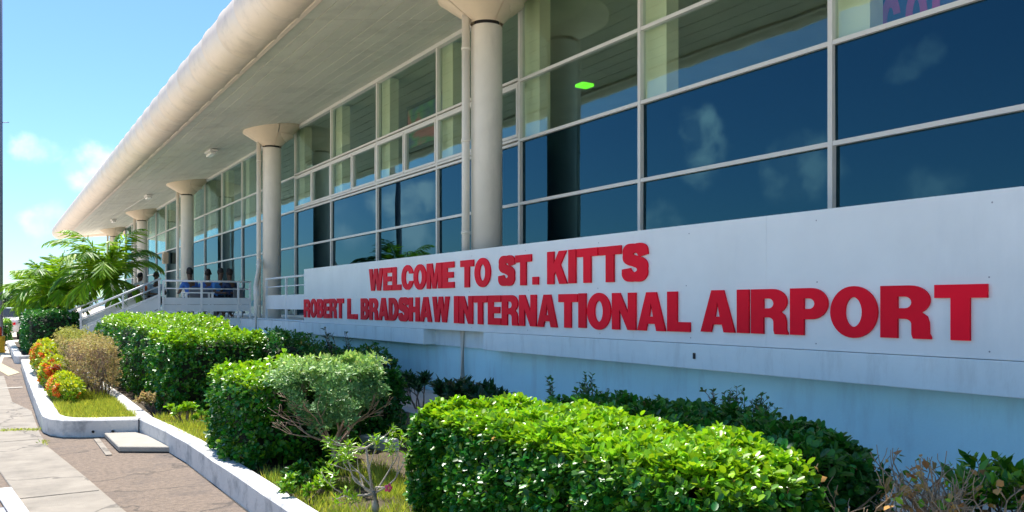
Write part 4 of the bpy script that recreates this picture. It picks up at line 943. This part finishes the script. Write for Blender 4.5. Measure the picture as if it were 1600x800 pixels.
# ixora bushes, dry bushes in the front planter
def mound(name, c, h, n, mat, L, Wd, label, cat, kind='fan', tint=.6, flower=0, group=None, seed=0, twigs=None, depth=.35, fl_mat=None):
    t = empty(name, (c[0],c[1],.17), label, cat, group)
    P, G_ = ellip_surface(n, c, h, depth, seed, .16, -.55)
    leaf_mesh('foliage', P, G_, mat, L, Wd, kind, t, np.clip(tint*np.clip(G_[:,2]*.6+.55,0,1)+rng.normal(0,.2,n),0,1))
    if flower:
        P, G_ = ellip_surface(flower, c, (h[0]*1.04,h[1]*1.04,h[2]*1.02), .04, seed, .16, -.3)
        k = nfield(P, 4, seed+3) + (-(P[:,0]-c[0])/h[0])*.28 - (P[:,2]-c[2])*.3 > .24; P, G_ = P[k], G_[k]
        PP, NN, DD, idx = rosettes(P, G_, 6, .004)
        leaf_mesh('flower', PP, NN, M['leafO'], .036, .028, 'quad', t, rng.random(len(PP)), D=DD)
    b = MB(); tips = []
    for i in range(twigs or 6): branches(b, (c[0]+random.gauss(0,h[0]*.25),c[1]+random.gauss(0,h[1]*.3),.12), (random.gauss(0,.4),random.gauss(0,.4),1), (c[2]+h[2])*.38, .010, 3 if twigs else 1, tips, .5, .1, 2, (2,3), .7, 4, .0022)
    b.build('branch', M['drybark'], t); return t
ig = 'orange flowered ixora bushes'
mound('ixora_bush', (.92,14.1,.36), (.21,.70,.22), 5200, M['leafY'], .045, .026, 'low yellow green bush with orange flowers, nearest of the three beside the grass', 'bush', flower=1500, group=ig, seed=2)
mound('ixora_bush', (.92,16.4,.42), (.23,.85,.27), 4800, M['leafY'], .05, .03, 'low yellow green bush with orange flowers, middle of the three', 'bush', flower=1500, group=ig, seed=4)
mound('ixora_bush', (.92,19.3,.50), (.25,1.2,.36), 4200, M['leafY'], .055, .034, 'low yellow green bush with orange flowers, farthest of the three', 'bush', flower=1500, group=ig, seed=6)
t = hedge(1.14,1.66,13.9,16.2,.30,1.03, 9000, 'dry brown twiggy hedge with small tan leaves in the front planter', M['leafD'], .034, .020, kind='quad', seed=14, name='dry_hedge', young_top=.25, tb=.1, rag=.12)
for ch in list(t.children):
    if ch.name.startswith('inner_growth'): bpy.data.objects.remove(ch)
b = MB(); tips = []
for i in range(34): branches(b, (1.38+random.gauss(0,.07),random.uniform(14.1,16.1),.12), (random.gauss(0,.25),random.gauss(0,.3),1), .36, .008, 3, tips, .5, .15, 2, (2,3), .66, 4, .0025)
b.build('branch', M['drybark'], t)
t = hedge(1.10,1.66,16.5,20.0,.3,1.08, 9000, 'golden green thinning hedge behind the dry brown one', M['leafD'], .042, .026, kind='quad', seed=15, name='golden_hedge', young_top=.9, tb=.45, rag=.1)
# croton at foot of middle hedge, small weeds
leafy_shrub('small_croton', (1.85,11.9,.15), .32, 0, M['leafD'], .06, .025, 'small brownish plant at the foot of the middle hedge', 'plant', spread=.5, leaves=8)
leafy_shrub('small_weed', (1.98,10.6,.15), .30, 0, M['leafA'], .05, .03, 'small pale green weed between the kerb and the middle hedge', 'plant', spread=.6, leaves=10, tint=.9, kind='fan')
leafy_shrub('small_weed', (2.25,10.3,.15), .26, 0, M['leafA'], .05, .03, 'low green weed beside the strip of grass in the bed', 'plant', spread=.7, leaves=10, tint=.6, kind='fan')
leafy_shrub('creeping_plant', (1.92,6.0,.15), .22, 0, M['leafA'], .045, .022, 'creeping leafy plant spilling over the white kerb', 'plant', spread=1.2, leaves=12, tint=.7, stems=10)
leafy_shrub('low_bush', (2.10,6.35,.15), .24, 0, M['leafA'], .045, .024, 'low dark green plant at the foot of the sage shrub', 'plant', spread=1.0, leaves=14, tint=.15, stems=14)
# grass
def grass(pts_fn, n, L, label, tint, w=.006):
    P = pts_fn(n); D = np.stack([rng.normal(0,.45,len(P)),rng.normal(0,.45,len(P)),np.ones(len(P))],1)
    o = leaf_mesh('grass', P, D, M['grass'], L, w, 'long', None, np.clip(tint+rng.normal(0,.25,len(P)),0,1), D=D/np.linalg.norm(D,axis=1)[:,None]); tag(o, label, 'grass', kind='stuff'); return o
def rect(x0,x1,y0,y1,z=.16):
    def f(n):
        P = np.stack([rng.uniform(x0,x1,n),rng.uniform(y0,y1,n),np.full(n,z)],1)
        k = nfield(P, 2.6, 2)+nfield(P, 9, 2)*.5 > -.20; P = P[k]; cx_ = (P[:,0] > .72+np.clip(11.75-P[:,1],0,1)*.9); return P[cx_ | (P[:,1] > 11.8) | (x0 > 1.6)]
    return f
grass(rect(.74,1.53,11.33,15.0), 30000, .10, 'short yellow green grass in the kerbed flower bed', .75)
grass(rect(1.72,2.5,9.0,11.2,.15), 9000, .11, 'strip of bright grass between the kerb and the hedges', .7)
grass(rect(1.88,2.9,3.5,7.0,.15), 15000, .10, 'grass and weeds along the kerb below the gnarled plant', .55)
grass(rect(1.88,6.2,2.0,11,.15), 9000, .07, 'sparse grass in the shaded bed by the wall', .2)
def crack(x0,y0,x1,y1,n,label):
    def f(m):
        t_ = rng.random(m); return np.stack([x0+(x1-x0)*t_+rng.normal(0,.03,m), y0+(y1-y0)*t_+rng.normal(0,.05,m), np.full(m,.012)],1)
    P = f(n); D = rng.normal(0,1,(n,3)); D[:,2] = np.abs(D[:,2])*.6+.2
    o = leaf_mesh('grass', P, D, M['grass'], .035, .009, 'long', None, np.clip(.6+rng.normal(0,.2,n),0,1), D=D/np.linalg.norm(D,axis=1)[:,None]); tag(o, label, 'weeds', kind='stuff')
crack(.50,12.2,.10,12.35,420,'weeds growing in the paving joint left of the rounded kerb corner')
crack(.52,11.2,.50,10.9,60,'few weeds on the walkway just off the kerb corner')
# palms
def palm(loc, h, n, fl, label, lean=(0,0), seed=0, group='palms by the stairs', tw=.07, gap=False):
    random.seed(seed); t = empty('palm_tree', loc, label, 'palm', group)
    x, y, z = loc; top = Vector((x+lean[0], y+lean[1], z+h))
    b = MB(); pts = [Vector(loc).lerp(top, i/10)+Vector((.02*math.sin(i),0,0)) for i in range(11)]; b.tube(pts, [tw*(1.25-.5*i/10)*(1+.05*(i%2)) for i in range(11)], 10); b.build('trunk', M['bark'], t)
    for i in range(n):
        a = i*2.399+random.uniform(-.2,.2); el = R(84-78*(i/n)+random.uniform(-8,8)); L = fl*random.uniform(.85,1.1)*(.8+.35*math.sin(PI*min(1,(i+2)/n)))
        if gap and math.cos(a) > .05 and el < R(48) and i % 6 != 2: continue
        d = Vector((math.cos(a)*math.cos(el), math.sin(a)*math.cos(el), math.sin(el))); p = top.copy(); P_=[p.copy()]; m = 14
        for j in range(m):
            d = (d+Vector((0,0,-.03-.022*j*(1.15-abs(math.sin(el))*.4)))).normalized(); p = p+d*(L/m); P_.append(p.copy())
        f = empty('frond', tuple(top)); f.parent = t; f.location = top-Vector(loc)
        MB().tube(P_, [.016*(1-.85*j/m)+.002 for j in range(m+1)], 4).build('rachis', M['leafY'], f)
        LP=[];LN=[];LD=[];LL=[]
        for j in range(76):
            s = (j+2)/78*m; k = min(m-1,int(s)); q = P_[k].lerp(P_[k+1], s-k); tg = (P_[k+1]-P_[k]).normalized(); side = tg.cross(Vector((0,0,1))).normalized(); up = side.cross(tg)
            for sg in (-1,1):
                dd = (side*sg*(.75)+tg*.75+up*random.uniform(.0,.3)+Vector((0,0,-.45-.4*random.random()))).normalized(); LP.append(tuple(q)); LD.append(tuple(dd)); LN.append(tuple(up+side*sg*.3)); LL.append(.25+.75*math.sin(PI*min(1,.12+.85*j/76)))
        P = np.array(LP); D = np.array(LD); N_ = np.array(LN); young_share = .25+.65*random.random()  # random share of young leaf colour for each frond
        # scale leaflets by making three length classes
        LL = np.array(LL); o = None
        for lo, hi in ((0,.55),(.55,.85),(.85,1.01)):
            s_ = (LL>=lo)&(LL<hi)
            if s_.sum(): leaf_mesh('leaflet', P[s_], N_[s_], M['leafP'], fl*.33*(lo+hi)/2, .055, 'long', f, np.clip(young_share+rng.normal(0,.15,s_.sum()),0,1), D=D[s_], jit=.1)
    return t
palm((at(167,27.8),27.8,0), 2.32, 27, 1.9, 'green palm with arching fronds right of the other palms, in front of the stairs', seed=3, gap=True)
palm((at(92,30.5),30.5,0), 1.85, 23, 1.65, 'palm with feathery fronds in the middle above the far square hedge', seed=5)
palm((at(62,33.0),33.0,0), 1.75, 22, 1.55, 'palm farthest left, its drooping fronds reaching towards the lamp post', seed=8)
random.seed(21)
# far trees
def tree(x, y, h, r, label, seed):
    t = empty('far_tree', (x,y,0), label, 'tree', 'trees on the skyline'); MB().tube([(x,y,0),(x+.1,y,h*.5),(x,y,h*.8)], [.3,.22,.1], 8).build('trunk', M['bark'], t)
    P, G_ = ellip_surface(1500, (x,y,h*.62), (r,r,h*.38), .6, seed, .25); leaf_mesh('crown', P, G_, M['tree'], .9, .6, 'quad', t, rng.random(len(P)))
for i, (px, Y, h) in enumerate(((-25,190,3.4),(-5,210,3.2),(8,180,3.0),(18,200,3.3),(30,220,3.1))):
    tree(at(px,Y), Y, h, 3.2, ['dark round tree on the skyline left of the lamp post','dark low tree on the skyline behind the lamp post','dark tree on the skyline just right of the lamp post','dark bushy tree on the skyline at the left end of the palms','dark tree on the skyline hidden behind the palms'][i], i)
